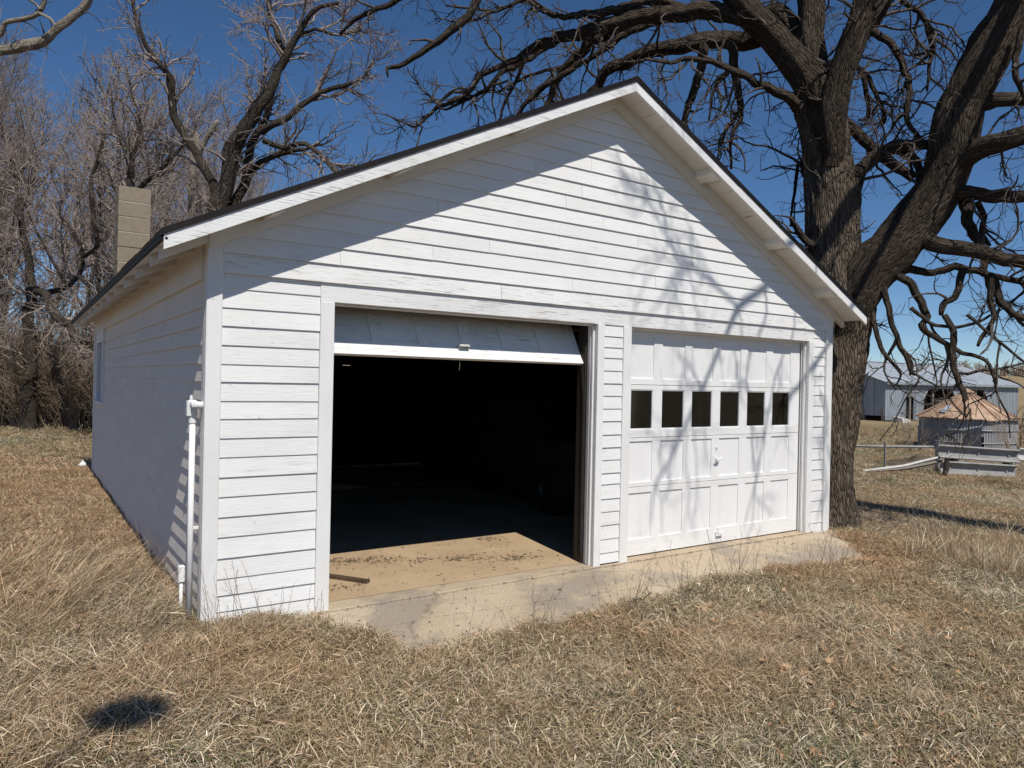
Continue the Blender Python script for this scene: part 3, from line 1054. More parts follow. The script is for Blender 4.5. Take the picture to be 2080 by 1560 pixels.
o = flake_cloud('leaf_litter', 900, lambda rr: (lambda q: (min(max(q[0], .9), 3.15), min(max(q[1], .22), 2.2)))(floor_area(rr)), lambda x, y: 0.015, 0.013, M['stick'], 4)
tag(o, 'brown crumbs of leaves and bark on the garage floor')
o = flake_cloud('joint_litter', 220, lambda rr: (rr.uniform(.7, 6.4), rr.normal(-0.012, .02)), lambda x, y: -0.010, 0.010, M['stick'], 5)
tag(o, 'crumbs caught in the joint between floor and apron')

o = flake_cloud('apron_litter', 420, lambda rr: (rr.uniform(.8, 6.3), -.06 - .92 * rr.random() ** .55), lambda x, y: float(np.interp(y, [-1.03, -.55, -.2, 0], [-.070, -.041, -.018, -.010])), 0.012, M['stick'], 6)
tag(o, 'bits of dead leaf and grass blown over the concrete apron')

# crumpled white bag by the rear corner
bp = on_plane(168, 948, 2, 0.03)
bm = MB().lathe([(0.02, 0.0), (0.10, 0.01), (0.12, 0.05), (0.10, 0.10), (0.06, 0.15), (0.02, 0.18), (0.03, 0.22)], (0, 0, 0), 18)
bm.v = [(x * (1 + .35 * mnoise.noise(Vector((x * 9, y * 9, z * 9)))), y * (1 + .35 * mnoise.noise(Vector((x * 9 + 5, y * 9, z * 9)))), z + .03 * mnoise.noise(Vector((x * 14, y * 14, z * 9)))) for x, y, z in bm.v]
o = link('plastic_bag', bm.mesh('plastic_bag', M['bag'], True), None, 'crumpled white plastic bag on the grass by the far garage corner', 'bag')
o.location = (bp[0], bp[1], float(H(bp[0], bp[1])))
o.scale = (.62, .62, .62)

# ------------------------------------------------------------------ old car in the dark right bay
car = empty('parked_car', (5.2, 3.4, 0), 'dusty dark car parked deep in the unlit right bay', 'car')


def loft(stations, m=None):
    """cross sections (y, [(x,z) half outline from sill up to roof centre]) mirrored"""
    m = m or MB()
    n = len(stations[0][1])
    rows = []
    for y, half in stations:
        rows.append([(5.2 - x, y, z) for x, z in half] + [(5.2 + x, y, z) for x, z in half[::-1]])
    vs = [p for r_ in rows for p in r_]
    k = 2 * n
    fs = []
    for i in range(len(rows) - 1):
        for j in range(k - 1):
            fs.append((i * k + j, i * k + j + 1, (i + 1) * k + j + 1, (i + 1) * k + j))
    fs.append(tuple(range(k - 1, -1, -1)))
    fs.append(tuple((len(rows) - 1) * k + j for j in range(k)))
    return m.add(vs, fs)


hl_ = lambda zs, zbelt, zt, w, wt: [(w * .93, zs), (w, zs + .15), (w, zbelt - .12), (w * .96, zbelt), (wt, zt - .05), (wt * .8, zt), (0, zt)]
loft([(1.25, hl_(.35, .72, .74, .72, .68)), (1.32, hl_(.25, .82, .86, .80, .74)), (1.9, hl_(.22, .90, .95, .84, .78)), (2.55, hl_(.22, .95, 1.0, .85, .80)),
      (5.2, hl_(.22, .97, 1.02, .85, .80)), (5.75, hl_(.25, .95, .99, .82, .76)), (5.85, hl_(.35, .80, .84, .76, .70))]).build('body', M['carpaint'], car, smooth=False)
loft([(2.5, [(.74, .96), (.74, .97), (.73, .98), (.73, .99), (.70, 1.0), (.6, 1.01), (0, 1.02)]), (3.1, [(.76, .96), (.74, 1.1), (.70, 1.3), (.67, 1.38), (.62, 1.42), (.5, 1.45), (0, 1.46)]),
      (4.5, [(.76, .96), (.74, 1.1), (.70, 1.3), (.67, 1.38), (.62, 1.42), (.5, 1.45), (0, 1.46)]), (5.1, [(.74, .96), (.74, .97), (.73, .98), (.73, .99), (.70, 1.0), (.6, 1.01), (0, 1.02)])]).build('cabin', M['iron'], car)
for sx_ in (-1, 1):
    for yw in (2.15, 4.95):
        w = MB()
        xo = 5.2 + sx_ * 0.80
        prof = [(.18, -.085), (.285, -.09), (.315, -.06), (.32, 0), (.315, .06), (.285, .09), (.18, .085)]
        for (r_, t_) in prof:
            pass
        w.lathe(prof, (0, 0, 0), 26)
        w.v = [(xo + z_, yw + x, .32 + y) for x, y, z_ in w.v]
        wh = w.build('wheel', M['tyre'], car, smooth=True)
        rm = MB().lathe([(.0, .05), (.05, .055), (.09, .03), (.15, .04), (.185, .08), (.185, -.08), (0, -.03)], (0, 0, 0), 20)
        rm.v = [(xo + sx_ * z_, yw + x, .32 + y) for x, y, z_ in rm.v]
        rm.build('rim', M['rim'], wh)
    MB().lathe([(.0, .03), (.06, .02), (.075, 0), (.075, -.04)], (0, 0, 0), 16).build('tmp', M['rim'], car) if False else None
for sx_ in (-1, 1):
    h = MB().lathe([(.0, .03), (.06, .02), (.075, 0), (.075, -.04)], (0, 0, 0), 16)
    h.v = [(5.2 + sx_ * .58 + x, 1.27 - z_, .66 + y) for x, y, z_ in h.v]
    h.build('headlight', M['glass'], car)
MB().cbox(4.42, 5.98, 1.16, 1.23, .40, .50, .012).build('bumper', M['rim'], car)

# ------------------------------------------------------------------ trees
def resample(P, R, step):
    """smooth a traced limb (Catmull-Rom) and resample it every `step` metres"""
    P = np.asarray(P, float)
    R = np.asarray(R, float)
    Q = np.vstack([2 * P[0] - P[1], P, 2 * P[-1] - P[-2]])
    RR = np.concatenate([[R[0]], R, [R[-1]]])
    out, ro = [], []
    for i in range(1, len(Q) - 2):
        n = max(2, int(np.linalg.norm(Q[i + 1] - Q[i]) / step))
        t = np.linspace(0, 1, n, endpoint=False)[:, None]
        a, b, c, d = Q[i - 1], Q[i], Q[i + 1], Q[i + 2]
        out.append(0.5 * (2 * b + (c - a) * t + (2 * a - 5 * b + 4 * c - d) * t ** 2 + (3 * b - a - 3 * c + d) * t ** 3))
        ro.append(RR[i] + (RR[i + 1] - RR[i]) * t[:, 0])
    return np.vstack(out + [P[-1:]]), np.concatenate(ro + [R[-1:]])


def thick_limb(P, R, sides, rough=0.10, ridge=0.0, flare=0.0, seed=0):
    """one thick limb as a swept tube with parallel-transported rings, lumps and bark ridges; returns V, quads, bk"""
    n = len(P)
    T = np.gradient(P, axis=0)
    T /= np.linalg.norm(T, axis=1)[:, None]
    b = np.cross(T[0], [0.3, 0.9, 0.2])
    b /= np.linalg.norm(b)
    V = np.zeros((n, sides, 3))
    BK = np.zeros((n, sides, 3))
    th = np.linspace(0, 2 * math.pi, sides, endpoint=False)
    s = np.concatenate([[0], np.cumsum(np.linalg.norm(np.diff(P, axis=0), axis=1))])
    for i in range(n):
        b = b - T[i] * (b @ T[i])
        b /= np.linalg.norm(b)
        c = np.cross(T[i], b)
        r = R[i]
        rad = np.full(sides, r)
        for j in range(sides):
            x, y = math.cos(th[j]), math.sin(th[j])
            q = mnoise.noise(Vector((x * 1.1 + seed, y * 1.1, s[i] * 1.6)))
            rad[j] *= 1 + rough * q * 1.6
            if ridge:
                k = mnoise.noise(Vector((x * r * 34 + seed, y * r * 34, s[i] * 5.5)))
                k2 = mnoise.noise(Vector((x * r * 70, y * r * 70 + seed, s[i] * 12)))
                rad[j] += ridge * (0.5 - abs(k) * 2.2 + 0.35 * k2)
        V[i] = P[i] + rad[:, None] * (np.cos(th)[:, None] * b + np.sin(th)[:, None] * c)
        BK[i] = np.stack([np.cos(th) * r + seed * 3.1, np.sin(th) * r, np.full(sides, s[i])], -1)
    i = (np.arange(n - 1)[:, None] * sides + np.arange(sides)[None])
    j2 = (np.arange(n - 1)[:, None] * sides + (np.arange(sides)[None] + 1) % sides)
    F = np.stack([i, j2, j2 + sides, i + sides], -1).reshape(-1, 4)
    return V.reshape(-1, 3), F, BK.reshape(-1, 3)


def limb_mesh(name, P, R, sides, mat, **kw):
    V, F, BK = thick_limb(P, R, sides, **kw)
    cap = np.arange(len(V) - sides, len(V))
    loops = np.concatenate([F.ravel(), cap])
    starts = np.concatenate([np.arange(len(F)) * 4, [len(F) * 4]])
    return mesh_np(name, V, loops, starts, mat, True, {'bk': ('FLOAT_VECTOR', BK)})


def wander(p, d, length, n, gnarl, trop, rg):
    P = np.empty((n, 3))
    P[0] = p
    st = length / (n - 1)
    N = rg.standard_normal((n, 3)) * gnarl
    for i in range(1, n):
        d = d + N[i] + trop
        d = d / math.sqrt(d[0] * d[0] + d[1] * d[1] + d[2] * d[2])
        P[i] = P[i - 1] + d * st
    return P


def sprout(out, P, R, lvl, spec, rg):
    """children along one branch, recursively; spec[lvl] = dict(dens, len, ang, n, gnarl, trop, ratio, rmin, t0)"""
    if lvl >= len(spec):
        return
    sp = spec[lvl]
    seg = np.linalg.norm(np.diff(P, axis=0), axis=1)
    s = np.concatenate([[0], np.cumsum(seg)])
    Lt = s[-1]
    n = rg.poisson(sp['dens'] * Lt)
    for _ in range(n):
        t = sp['t0'] + (1 - sp['t0']) * rg.random() ** sp.get('bias', 0.8)
        x = t * Lt
        i = min(len(P) - 2, int(np.searchsorted(s, x)) - 1 if x > 0 else 0)
        i = max(i, 0)
        f = (x - s[i]) / max(seg[i], 1e-6)
        p = P[i] + (P[i + 1] - P[i]) * f
        r = R[i] + (R[i + 1] - R[i]) * f
        tan = (P[i + 1] - P[i]) / max(seg[i], 1e-6)
        q = rg.standard_normal(3) + np.array(sp.get('side', (0, 0, 0)))
        q -= tan * (q @ tan)
        q /= np.linalg.norm(q) + 1e-9
        a = sp['ang'] * rg.uniform(0.6, 1.35)
        d = tan * math.cos(a) + q * math.sin(a)
        ln = sp['len'] * rg.uniform(0.35, 1.35) * (1.0 - 0.45 * t)
        r0 = max(sp['rmin'] * 1.2, min(r * 0.75, sp['rmax'] * rg.uniform(.7, 1.2)))
        C = wander(p, d, ln, sp['n'], sp['gnarl'], np.array(sp['trop']), rg)
        CR = np.linspace(r0, max(sp['rmin'], r0 * 0.25), sp['n'])
        out.append((C, CR))
        sprout(out, C, CR, lvl + 1, spec, rg)


def tubes_mesh(name, branches, mat, sides_for):
    """many thin branches in one mesh; grouped by point count and side count"""
    groups = {}
    for P, R in branches:
        groups.setdefault((len(P), sides_for(R[0])), []).append((P, R))
    Vs, Fs, Bs = [], [], []
    off = 0
    for (n, k), items in groups.items():
        P = np.stack([a for a, _ in items])
        R = np.stack([b for _, b in items])
        m = len(items)
        T = np.gradient(P, axis=1)
        T /= np.linalg.norm(T, axis=2, keepdims=True) + 1e-9
        D = P[:, -1] - P[:, 0]
        D /= np.linalg.norm(D, axis=1, keepdims=True) + 1e-9
        ref = np.where(np.abs(D[:, 2:3]) < 0.8, np.array([[0, 0, 1.0]]), np.array([[1.0, 0.2, 0]]))
        ref = np.broadcast_to(ref[:, None, :], T.shape)
        B = np.cross(T, ref)
        B /= np.linalg.norm(B, axis=2, keepdims=True) + 1e-9
        C = np.cross(T, B)
        th = np.linspace(0, 2 * math.pi, k, endpoint=False)
        V = P[:, :, None, :] + R[:, :, None, None] * (np.cos(th)[None, None, :, None] * B[:, :, None, :] + np.sin(th)[None, None, :, None] * C[:, :, None, :])
        s = np.concatenate([np.zeros((m, 1)), np.cumsum(np.linalg.norm(np.diff(P, axis=1), axis=2), axis=1)], axis=1)
        BK = np.stack(np.broadcast_arrays(np.cos(th)[None, None] * R[:, :, None] + P[:, :1, :1], np.sin(th)[None, None] * R[:, :, None], s[:, :, None] + P[:, :1, 1:2]), -1)
        idx = off + np.arange(m * n * k).reshape(m, n, k)
        j2 = np.roll(idx, -1, axis=2)
        F = np.stack([idx[:, :-1], j2[:, :-1], j2[:, 1:], idx[:, 1:]], -1).reshape(-1, 4)
        Vs.append(V.reshape(-1, 3))
        Bs.append(BK.reshape(-1, 3))
        Fs.append(F)
        off += m * n * k
    V = np.concatenate(Vs)
    F = np.concatenate(Fs)
    return mesh_np(name, V, F.ravel(), np.arange(len(F)) * 4, mat, True, {'bk': ('FLOAT_VECTOR', np.concatenate(Bs))})


def trace(pts, d0, d1=None):
    """photo pixels + width in pixels -> real points and radii, depth running from d0 to d1"""
    d1 = d0 if d1 is None else d1
    n = len(pts)
    ds = np.linspace(d0, d1, n)
    P = np.array([at(p[0], p[1], p[3] if len(p) > 3 else d) for p, d in zip(pts, ds)])
    R = np.array([p[2] / 2 * (p[3] if len(p) > 3 else d) / FPX for p, d in zip(pts, ds)])
    return P, R


# ---- the great oak at the right
rg = np.random.default_rng(21)
TRUNK = [(1688, 1125, 178, 8.9), (1687, 1092, 142, 8.9), (1685, 1062, 118, 8.9), (1683, 1030, 106, 8.9), (1683, 980, 100, 8.9), (1685, 900, 100, 8.9), (1690, 800, 104, 8.9), (1699, 700, 112, 8.9),
         (1704, 640, 124, 8.9), (1700, 570, 116, 8.9), (1694, 500, 108, 8.9), (1692, 440, 104, 8.9), (1691, 400, 104, 8.9), (1684, 330, 94, 8.9), (1672, 265, 92, 8.9), (1660, 215, 92, 8.9), (1654, 175, 84, 8.9)]
LIMBS = {
    'E': ([(1696, 690, 70), (1714, 630, 98), (1745, 578, 108), (1790, 530, 106), (1830, 488, 100), (1868, 440, 97), (1903, 392, 95), (1924, 340, 91), (1940, 294, 88), (1950, 240, 85), (1962, 196, 83), (1985, 145, 84), (2015, 98, 86), (2045, 40, 84), (2072, -25, 80), (2100, -100, 74)], 8.85, 8.1),
    'A': ([(1684, 350, 40), (1678, 290, 58), (1668, 240, 68), (1655, 190, 66), (1630, 140, 62), (1598, 100, 58), (1558, 60, 54), (1522, 28, 52), (1490, -15, 48), (1470, -70, 44)], 8.8, 8.6),
    'C': ([(1672, 280, 50), (1660, 210, 64), (1650, 110, 52), (1645, 50, 50), (1638, -25, 48), (1625, -110, 42)], 8.95, 9.1),
    'B': ([(1660, 210, 40), (1645, 150, 42), (1622, 90, 36), (1600, 45, 32), (1578, 18, 26), (1556, 22, 16), (1545, 34, 6)], 9.2, 9.3),
    'D': ([(1686, 340, 40), (1684, 290, 52), (1688, 240, 58), (1696, 190, 54), (1710, 140, 50), (1732, 85, 48), (1750, 35, 47), (1762, -25, 45), (1778, -100, 40)], 8.7, 8.3),
    'D2': ([(1680, 240, 36), (1692, 165, 42), (1722, 105, 40), (1762, 55, 42), (1785, 0, 40), (1806, -60, 36)], 9.1, 9.5),
    'G1': ([(1520, 35, 40), (1450, 22, 36), (1400, 24, 34), (1340, 28, 32), (1289, 37, 29), (1240, 50, 28), (1205, 62, 27), (1138, 78, 23), (1080, 98, 18), (1053, 118, 14), (1013, 135, 12), (979, 152, 11), (949, 192, 9), (915, 209, 8), (888, 219, 6.5), (848, 256, 5), (815, 246, 4), (784, 232, 2.5)], 8.7, 9.4),
    'G2': ([(1552, 70, 40), (1510, 82, 36), (1470, 80, 34), (1400, 88, 31), (1340, 102, 29), (1272, 126, 25), (1240, 138, 22), (1212, 174, 18), (1180, 230, 13), (1150, 290, 9)], 9.2, 10.5),
    'G3': ([(1290, 40, 22), (1225, 72, 22), (1198, 85, 20), (1181, 105, 19), (1138, 148, 16), (1114, 204, 13), (1090, 260, 9)], 9.3, 10.2),
    'G4': ([(1181, 128, 12), (1121, 165, 12), (1094, 184, 11), (1057, 226, 9), (1030, 280, 6)], 9.6, 10.1),
    'G5': ([(1075, 104, 11), (1063, 126, 10), (1053, 155, 8), (1023, 215, 6.5), (1016, 250, 5)], 9.2, 9.3),
    'G6': ([(1130, 82, 13), (1053, 132, 11), (1020, 146, 10), (986, 182, 9), (936, 208, 7), (905, 222, 5), (885, 214, 3)], 9.4, 9.2),
    'G7': ([(1370, 24, 18), (1310, 52, 17), (1255, 78, 15), (1215, 110, 12), (1180, 128, 10), (1120, 140, 8), (1060, 160, 6), (1010, 188, 4)], 10.0, 10.8),
    'G8': ([(1400, 20, 22), (1320, 2, 20), (1240, 22, 17), (1180, 30, 14), (1130, 32, 11), (1090, 12, 9), (1060, 0, 8), (1010, 22, 6), (960, 18, 4), (905, 12, 3)], 9.0, 8.5),
    'J': ([(1480, -40, 30, 8.65), (1390, -105, 26, 8.5), (1250, -150, 23, 8.3), (1100, -125, 20, 8.05), (985, -45, 17), (969, 0, 16), (956, 24, 16), (915, 64, 15), (872, 94, 14), (841, 116, 12), (811, 135, 10), (787, 139, 7), (789, 156, 4)], 7.8, 7.6),
    'K': ([(1110, -128, 16, 8.06), (980, -110, 14, 8.1), (860, -40, 12), (808, 0, 11), (767, 18, 10), (720, 40, 9), (690, 70, 4)], 8.2, 8.5),
    'F': ([(1625, 222, 24), (1603, 199, 20), (1570, 182, 17), (1540, 170, 15), (1498, 147, 14), (1449, 127, 12), (1400, 119, 10), (1360, 128, 8), (1310, 118, 5)], 8.6, 8.0),
    'H1': ([(1440, 80, 22), (1429, 95, 20), (1423, 147, 18), (1400, 212, 15), (1385, 260, 10)], 9.2, 9.3),
    'H2': ([(1470, 85, 18), (1488, 105, 17), (1495, 157, 15), (1502, 196, 13), (1505, 238, 10), (1485, 278, 8), (1485, 343, 5)], 9.0, 9.1),
    'H3': ([(1492, 130, 10), (1475, 150, 9), (1449, 183, 7), (1440, 245, 4)], 9.0, 8.9),
    'H4': ([(1502, 230, 9), (1478, 260, 8), (1462, 290, 6), (1458, 330, 4)], 9.1, 9.2),
    'E1': ([(1990, 205, 30), (2010, 208, 30), (2045, 202, 28), (2090, 198, 26), (2150, 190, 20)], 8.3, 8.0),
    'E2': ([(1925, 345, 54), (1956, 316, 46), (1990, 300, 43), (2030, 288, 40), (2080, 275, 38), (2150, 262, 30)], 8.4, 7.7),
    'E3': ([(1925, 385, 32), (1952, 392, 28), (2005, 398, 26), (2050, 400, 26), (2090, 402, 24), (2160, 404, 18)], 8.5, 8.0),
    'E4': ([(1862, 476, 40), (1885, 490, 34), (1930, 502, 31), (1972, 510, 29), (2030, 522, 28), (2090, 532, 25), (2160, 545, 20)], 8.5, 7.8),
    'E5': ([(1815, 555, 22), (1845, 550, 17), (1895, 553, 14), (1952, 543, 15), (2013, 560, 13), (2080, 575, 12), (2140, 590, 8)], 8.7, 8.2),
    'X1': ([(1725, 395, 36), (1746, 345, 30), (1786, 314, 27), (1825, 294, 25), (1860, 298, 22), (1895, 297, 20)], 8.9, 8.7),
    'X2': ([(1712, 245, 26), (1730, 262, 25), (1753, 288, 23), (1778, 310, 20), (1800, 322, 16)], 9.1, 9.0),
    'X3': ([(1785, 312, 24), (1808, 328, 22), (1828, 340, 21), (1855, 362, 18)], 8.9, 8.7),
    'X4': ([(1830, 300, 18), (1850, 318, 16), (1865, 340, 14), (1870, 360, 12)], 9.0, 8.8),
    'N1': ([(1765, 55, 16), (1785, 70, 16), (1809, 94, 15), (1835, 138, 15), (1848, 165, 13), (1842, 222, 11), (1848, 258, 9), (1884, 294, 6)], 9.2, 8.9),
    'N2': ([(1830, 0, 11), (1851, 12, 11), (1880, 44, 10), (1893, 98, 9), (1887, 140, 7), (1884, 185, 5)], 9.0, 9.0),
    'N3': ([(1730, 130, 12), (1745, 140, 11), (1760, 183, 10), (1764, 235, 8), (1745, 245, 5)], 9.3, 9.4),
    'N4': ([(1745, 140, 10), (1765, 160, 9), (1785, 205, 8), (1798, 242, 7), (1790, 256, 4)], 9.5, 9.5),
    'N5': ([(1768, 55, 11), (1795, 25, 10), (1815, -10, 9)], 8.8, 8.6),
    'P1': ([(1795, 585, 14), (1801, 612, 13), (1811, 651, 12), (1832, 708, 10), (1851, 736, 8), (1848, 762, 4)], 8.5, 8.3),
    'P2': ([(1822, 560, 16), (1844, 570, 15), (1868, 605, 14), (1882, 645, 13), (1874, 668, 12), (1918, 695, 10), (1952, 716, 9), (2002, 732, 8), (2020, 770, 6), (2028, 805, 4), (2048, 845, 3), (2052, 890, 2)], 8.5, 7.9),
    'P3': ([(1776, 625, 11), (1774, 650, 11), (1781, 685, 10), (1794, 716, 9), (1811, 735, 7), (1830, 760, 5), (1822, 780, 3)], 8.6, 8.4),
    'P4': ([(1958, 548, 16), (1952, 570, 15), (1945, 595, 14), (1918, 620, 13), (1912, 640, 8)], 8.3, 8.2),
    'P5': ([(2008, 560, 18), (2022, 580, 16), (2033, 611, 15), (2055, 636, 14), (2085, 650, 13), (2120, 680, 9)], 8.2, 7.9),
    'P6': ([(2015, 565, 13), (2012, 612, 12), (2018, 645, 11), (1996, 682, 9), (1987, 702, 6)], 8.1, 8.0),
    'P7': ([(1918, 640, 12), (1936, 676, 13), (1936, 735, 13), (1946, 770, 12), (1958, 805, 11), (1958, 815, 8)], 8.2, 8.0),
    'P8': ([(1958, 812, 5), (1962, 850, 3.4), (1972, 830, 3), (1966, 880, 2.4), (1955, 905, 1.6)], 8.0, 8.0),
    'P9': ([(1836, 715, 8), (1850, 755, 7), (1862, 762, 5), (1905, 785, 3)], 8.3, 8.2),
    'P10': ([(1965, 640, 7), (1990, 660, 6), (2030, 695, 6), (2060, 720, 5), (2095, 745, 4)], 8.0, 7.7),
    'P11': ([(1850, 625, 9), (1890, 655, 8), (1935, 665, 7), (1985, 655, 6), (2012, 640, 5)], 8.3, 8.1),
    'Q1': ([(1958, 405, 24), (1968, 450, 22), (1985, 490, 20), (2000, 530, 16), (1998, 560, 10)], 8.6, 8.4),
    'Q2': ([(1985, 410, 12), (2000, 440, 11), (1992, 470, 9), (2010, 500, 7)], 8.7, 8.7),
    'S0': ([(1652, 500, 16), (1630, 480, 14), (1612, 455, 11), (1605, 440, 6)], 8.7, 8.6),
    'S1': ([(1648, 400, 9), (1625, 330, 8), (1612, 400, 6), (1605, 460, 4)], 9.3, 9.4),
    'Z1': ([(2075, 60, 14), (2062, 140, 12), (2072, 170, 10), (2085, 210, 8)], 7.9, 7.8),
}
oak_base = at(1686, 1085, 8.9)
oak = empty('oak_tree', tuple(oak_base), 'huge bare oak with rugged trunk and gnarled spreading limbs right of the garage', 'tree')
oak_off = np.array(oak.location)


def tree_part(name, me, root):
    o = link(name, me, root)
    o.location = -np.array(root.location)
    return o


Pt, Rt = trace(TRUNK, 8.9)
Pt, Rt = resample(Pt, Rt, 0.045)
tree_part('trunk', limb_mesh('trunk', Pt, Rt, 84, M['oak_bark'], rough=0.11, ridge=0.022, seed=1), oak)
oak_limbs = []
for key, (pts, d0, d1) in LIMBS.items():
    P, R = trace(pts, d0, d1)
    P, R = resample(P, R, max(0.05, min(0.12, R.mean() * 0.8)))
    # the natural crookedness that tracing smooths away
    w = np.cumsum(rg.standard_normal(P.shape), axis=0) * 0.0
    w += np.stack([np.array([mnoise.noise(Vector((i * 0.45 + sum(map(ord, key)) * 7 % 97, k * 9.1, 0.3))) for i in range(len(P))]) for k in range(3)], -1) * np.minimum(R * 0.7, 0.032)[:, None]
    w[0] = 0
    P = P + w
    big = R.max() > 0.11
    sides = 44 if R.max() > 0.2 else (30 if big else (16 if R.max() > 0.05 else 9))
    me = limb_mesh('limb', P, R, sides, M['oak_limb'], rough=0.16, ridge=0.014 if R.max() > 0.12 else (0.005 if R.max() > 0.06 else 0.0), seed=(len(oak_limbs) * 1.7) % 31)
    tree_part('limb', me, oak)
    oak_limbs.append((P, R, key))

# limbs above and behind the viewer's frame that throw the shadows on the right bay
SH = [
    ([(1580, 560, 15), (1562, 584, 16), (1530, 610, 15), (1492, 640, 14), (1470, 690, 11), (1450, 740, 10), (1425, 795, 9), (1400, 850, 8), (1370, 920, 7), (1340, 968, 6), (1330, 1050, 4)], 6.6, 7.2),
    ([(1495, 640, 8), (1470, 618, 8), (1440, 590, 7.5), (1405, 562, 6), (1372, 545, 5), (1342, 490, 4), (1312, 425, 3), (1292, 375, 2)], 6.6, 7.2),
    ([(1690, 690, 9), (1645, 755, 9), (1603, 800, 8), (1575, 850, 5)], 5.8, 6.5),
    ([(1545, 598, 7), (1550, 650, 6), (1528, 720, 5), (1530, 800, 5), (1540, 900, 5), (1545, 960, 5), (1538, 1060, 3)], 6.5, 7.0),
    ([(1606, 610, 5), (1605, 690, 5), (1582, 760, 5), (1562, 870, 5), (1546, 960, 4), (1520, 1060, 3)], 6.2, 7.0),
    ([(1660, 800, 7), (1672, 860, 6), (1660, 930, 6), (1670, 1000, 5), (1655, 1060, 4)], 8.2, 9.4),
    ([(1405, 855, 5), (1400, 930, 4), (1410, 990, 4), (1395, 1070, 3)], 8.0, 9.4),
]
shadow_limbs = []
for pts, t0, t1 in SH:
    n = len(pts)
    P = np.array([on_plane(p[0], p[1], 1, 0.05) for p in pts])
    ts = np.linspace(t0, t1, n)
    R = 0.85 * np.array([p[2] / 2 * (np.dot(q - CAM, _F)) / FPX for p, q in zip(pts, P)])
    P = P - SUN_DIR[None] * ts[:, None]
    P, R = resample(P, R, 0.10)
    shadow_limbs.append((P, R))
s0 = shadow_limbs[0][0][0]
e_end = oak_limbs[0][0][-1]
P, R = resample([e_end, e_end + (s0 - e_end) * 0.3 + [0.15, 0, .25], e_end + (s0 - e_end) * 0.7 + [.1, 0, .1], s0], [0.17, 0.13, 0.08, 0.05], 0.1)
shadow_limbs.append((P, R))
c0 = shadow_limbs[2][0][0]
P, R = resample([e_end, (e_end + c0) / 2 + [0.3, 0, .3], c0], [0.10, 0.06, 0.03], 0.1)
shadow_limbs.append((P, R))
# a limb swinging out over the lawn at the right, out of the picture: its shade lies along the grass
P, R = resample([e_end, e_end + [0.5, -0.7, 0.3], np.array([8.28, -2.7, 6.15]), np.array([8.18, -3.8, 6.2]), np.array([8.02, -5.6, 6.25]), np.array([7.9, -7.0, 6.5])], [0.16, 0.16, 0.16, 0.15, 0.12, 0.04], 0.12)
shadow_limbs.append((P, R))
for dx, dy, rr_ in ((0.10, -0.42, 0.9), (0.22, -0.78, 0.8), (-0.05, -1.05, .6)):
    shadow_limbs.append((np.vstack([P[:4], P[4:] + np.array([dx, dy, 0.1])]), R * rr_))
for P, R in shadow_limbs:
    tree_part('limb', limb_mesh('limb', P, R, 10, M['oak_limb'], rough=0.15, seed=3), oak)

OAKSPEC = [
    dict(dens=4.2, len=0.95, ang=1.05, n=9, gnarl=0.26, trop=(0, 0, -0.03), rmin=0.006, rmax=0.020, t0=0.12),
    dict(dens=7.5, len=0.46, ang=0.95, n=6, gnarl=0.26, trop=(0, 0, 0.02), rmin=0.0032, rmax=0.0075, t0=0.15),
    dict(dens=7.5, len=0.22, ang=0.85, n=4, gnarl=0.25, trop=(0, 0, 0.03), rmin=0.0020, rmax=0.0036, t0=0.2),
]
tw = []
for P, R, key in oak_limbs:
    spec = [dict(s_) for s_ in OAKSPEC]
    if R.max() > 0.2:
        spec[0]['dens'] = 1.6
    elif R.max() > 0.1:
        spec[0]['dens'] = 3.4
    if key[0] in 'G' or key in ('J', 'K', 'F'):
        spec[0]['dens'] = 5.5
    if key[0] in 'ENPXQZ' and R.max() < 0.2:
        spec[0].update(dens=(2.3 if key[0] in 'PQ' else 6.5), len=1.0, trop=(0, 0, -0.06))
        spec[1].update(dens=7.0)
    if key in ('J', 'K'):
        spec[0]['dens'] = 1.0
        spec[0]['len'] = 0.5
    sprout(tw, P, R, 0, spec, rg)
for i, (P, R) in enumerate(shadow_limbs[:7]):
    spec = [dict(s_) for s_ in OAKSPEC[:2]]
    spec[0].update(dens=3.0, len=0.55, rmax=0.011)
    if i == 1:                                  # the fan of twigs whose shade lies over the gable
        spec[0].update(dens=13.0, len=0.9, rmax=0.010, ang=0.7, n=10, gnarl=0.16, side=(-.4, 0, .5))
        spec[1].update(dens=5.0, len=.4)
    if i == 0:
        spec[0].update(dens=5.0, len=0.8)
    sprout(tw, P, R, 0, spec, rg)
for P, R in shadow_limbs[9:]:
    sprout(tw, P, R, 0, [dict(s_, dens=s_['dens'] * .6) for s_ in OAKSPEC[:2]], rg)
P2, R2_ = Pt, Rt
sp = [dict(s_) for s_ in OAKSPEC]
sp[0].update(dens=9.0, t0=0.45, len=0.75, rmax=0.012, ang=1.3)
sprout(tw, Pt, Rt, 0, sp, rg)


def outside_roof(P):
    """true where no point pokes into the garage"""
    x, y, z = P[:, 0], P[:, 1], P[:, 2]
    hit = (x > XE0 - .1) & (x < XE1 + .1) & (y > -OV - .1) & (y < YB + .1) & (z < ZPK + 0.16 - SL * np.abs(x - XP))
    return not hit.any()


tw = [b for b in tw if outside_roof(b[0])]
print('oak twigs', len(tw))
tree_part('crown', tubes_mesh('crown', tw, M['oak_twig'], lambda r: 6 if r > .012 else (4 if r > .006 else 3)), oak)


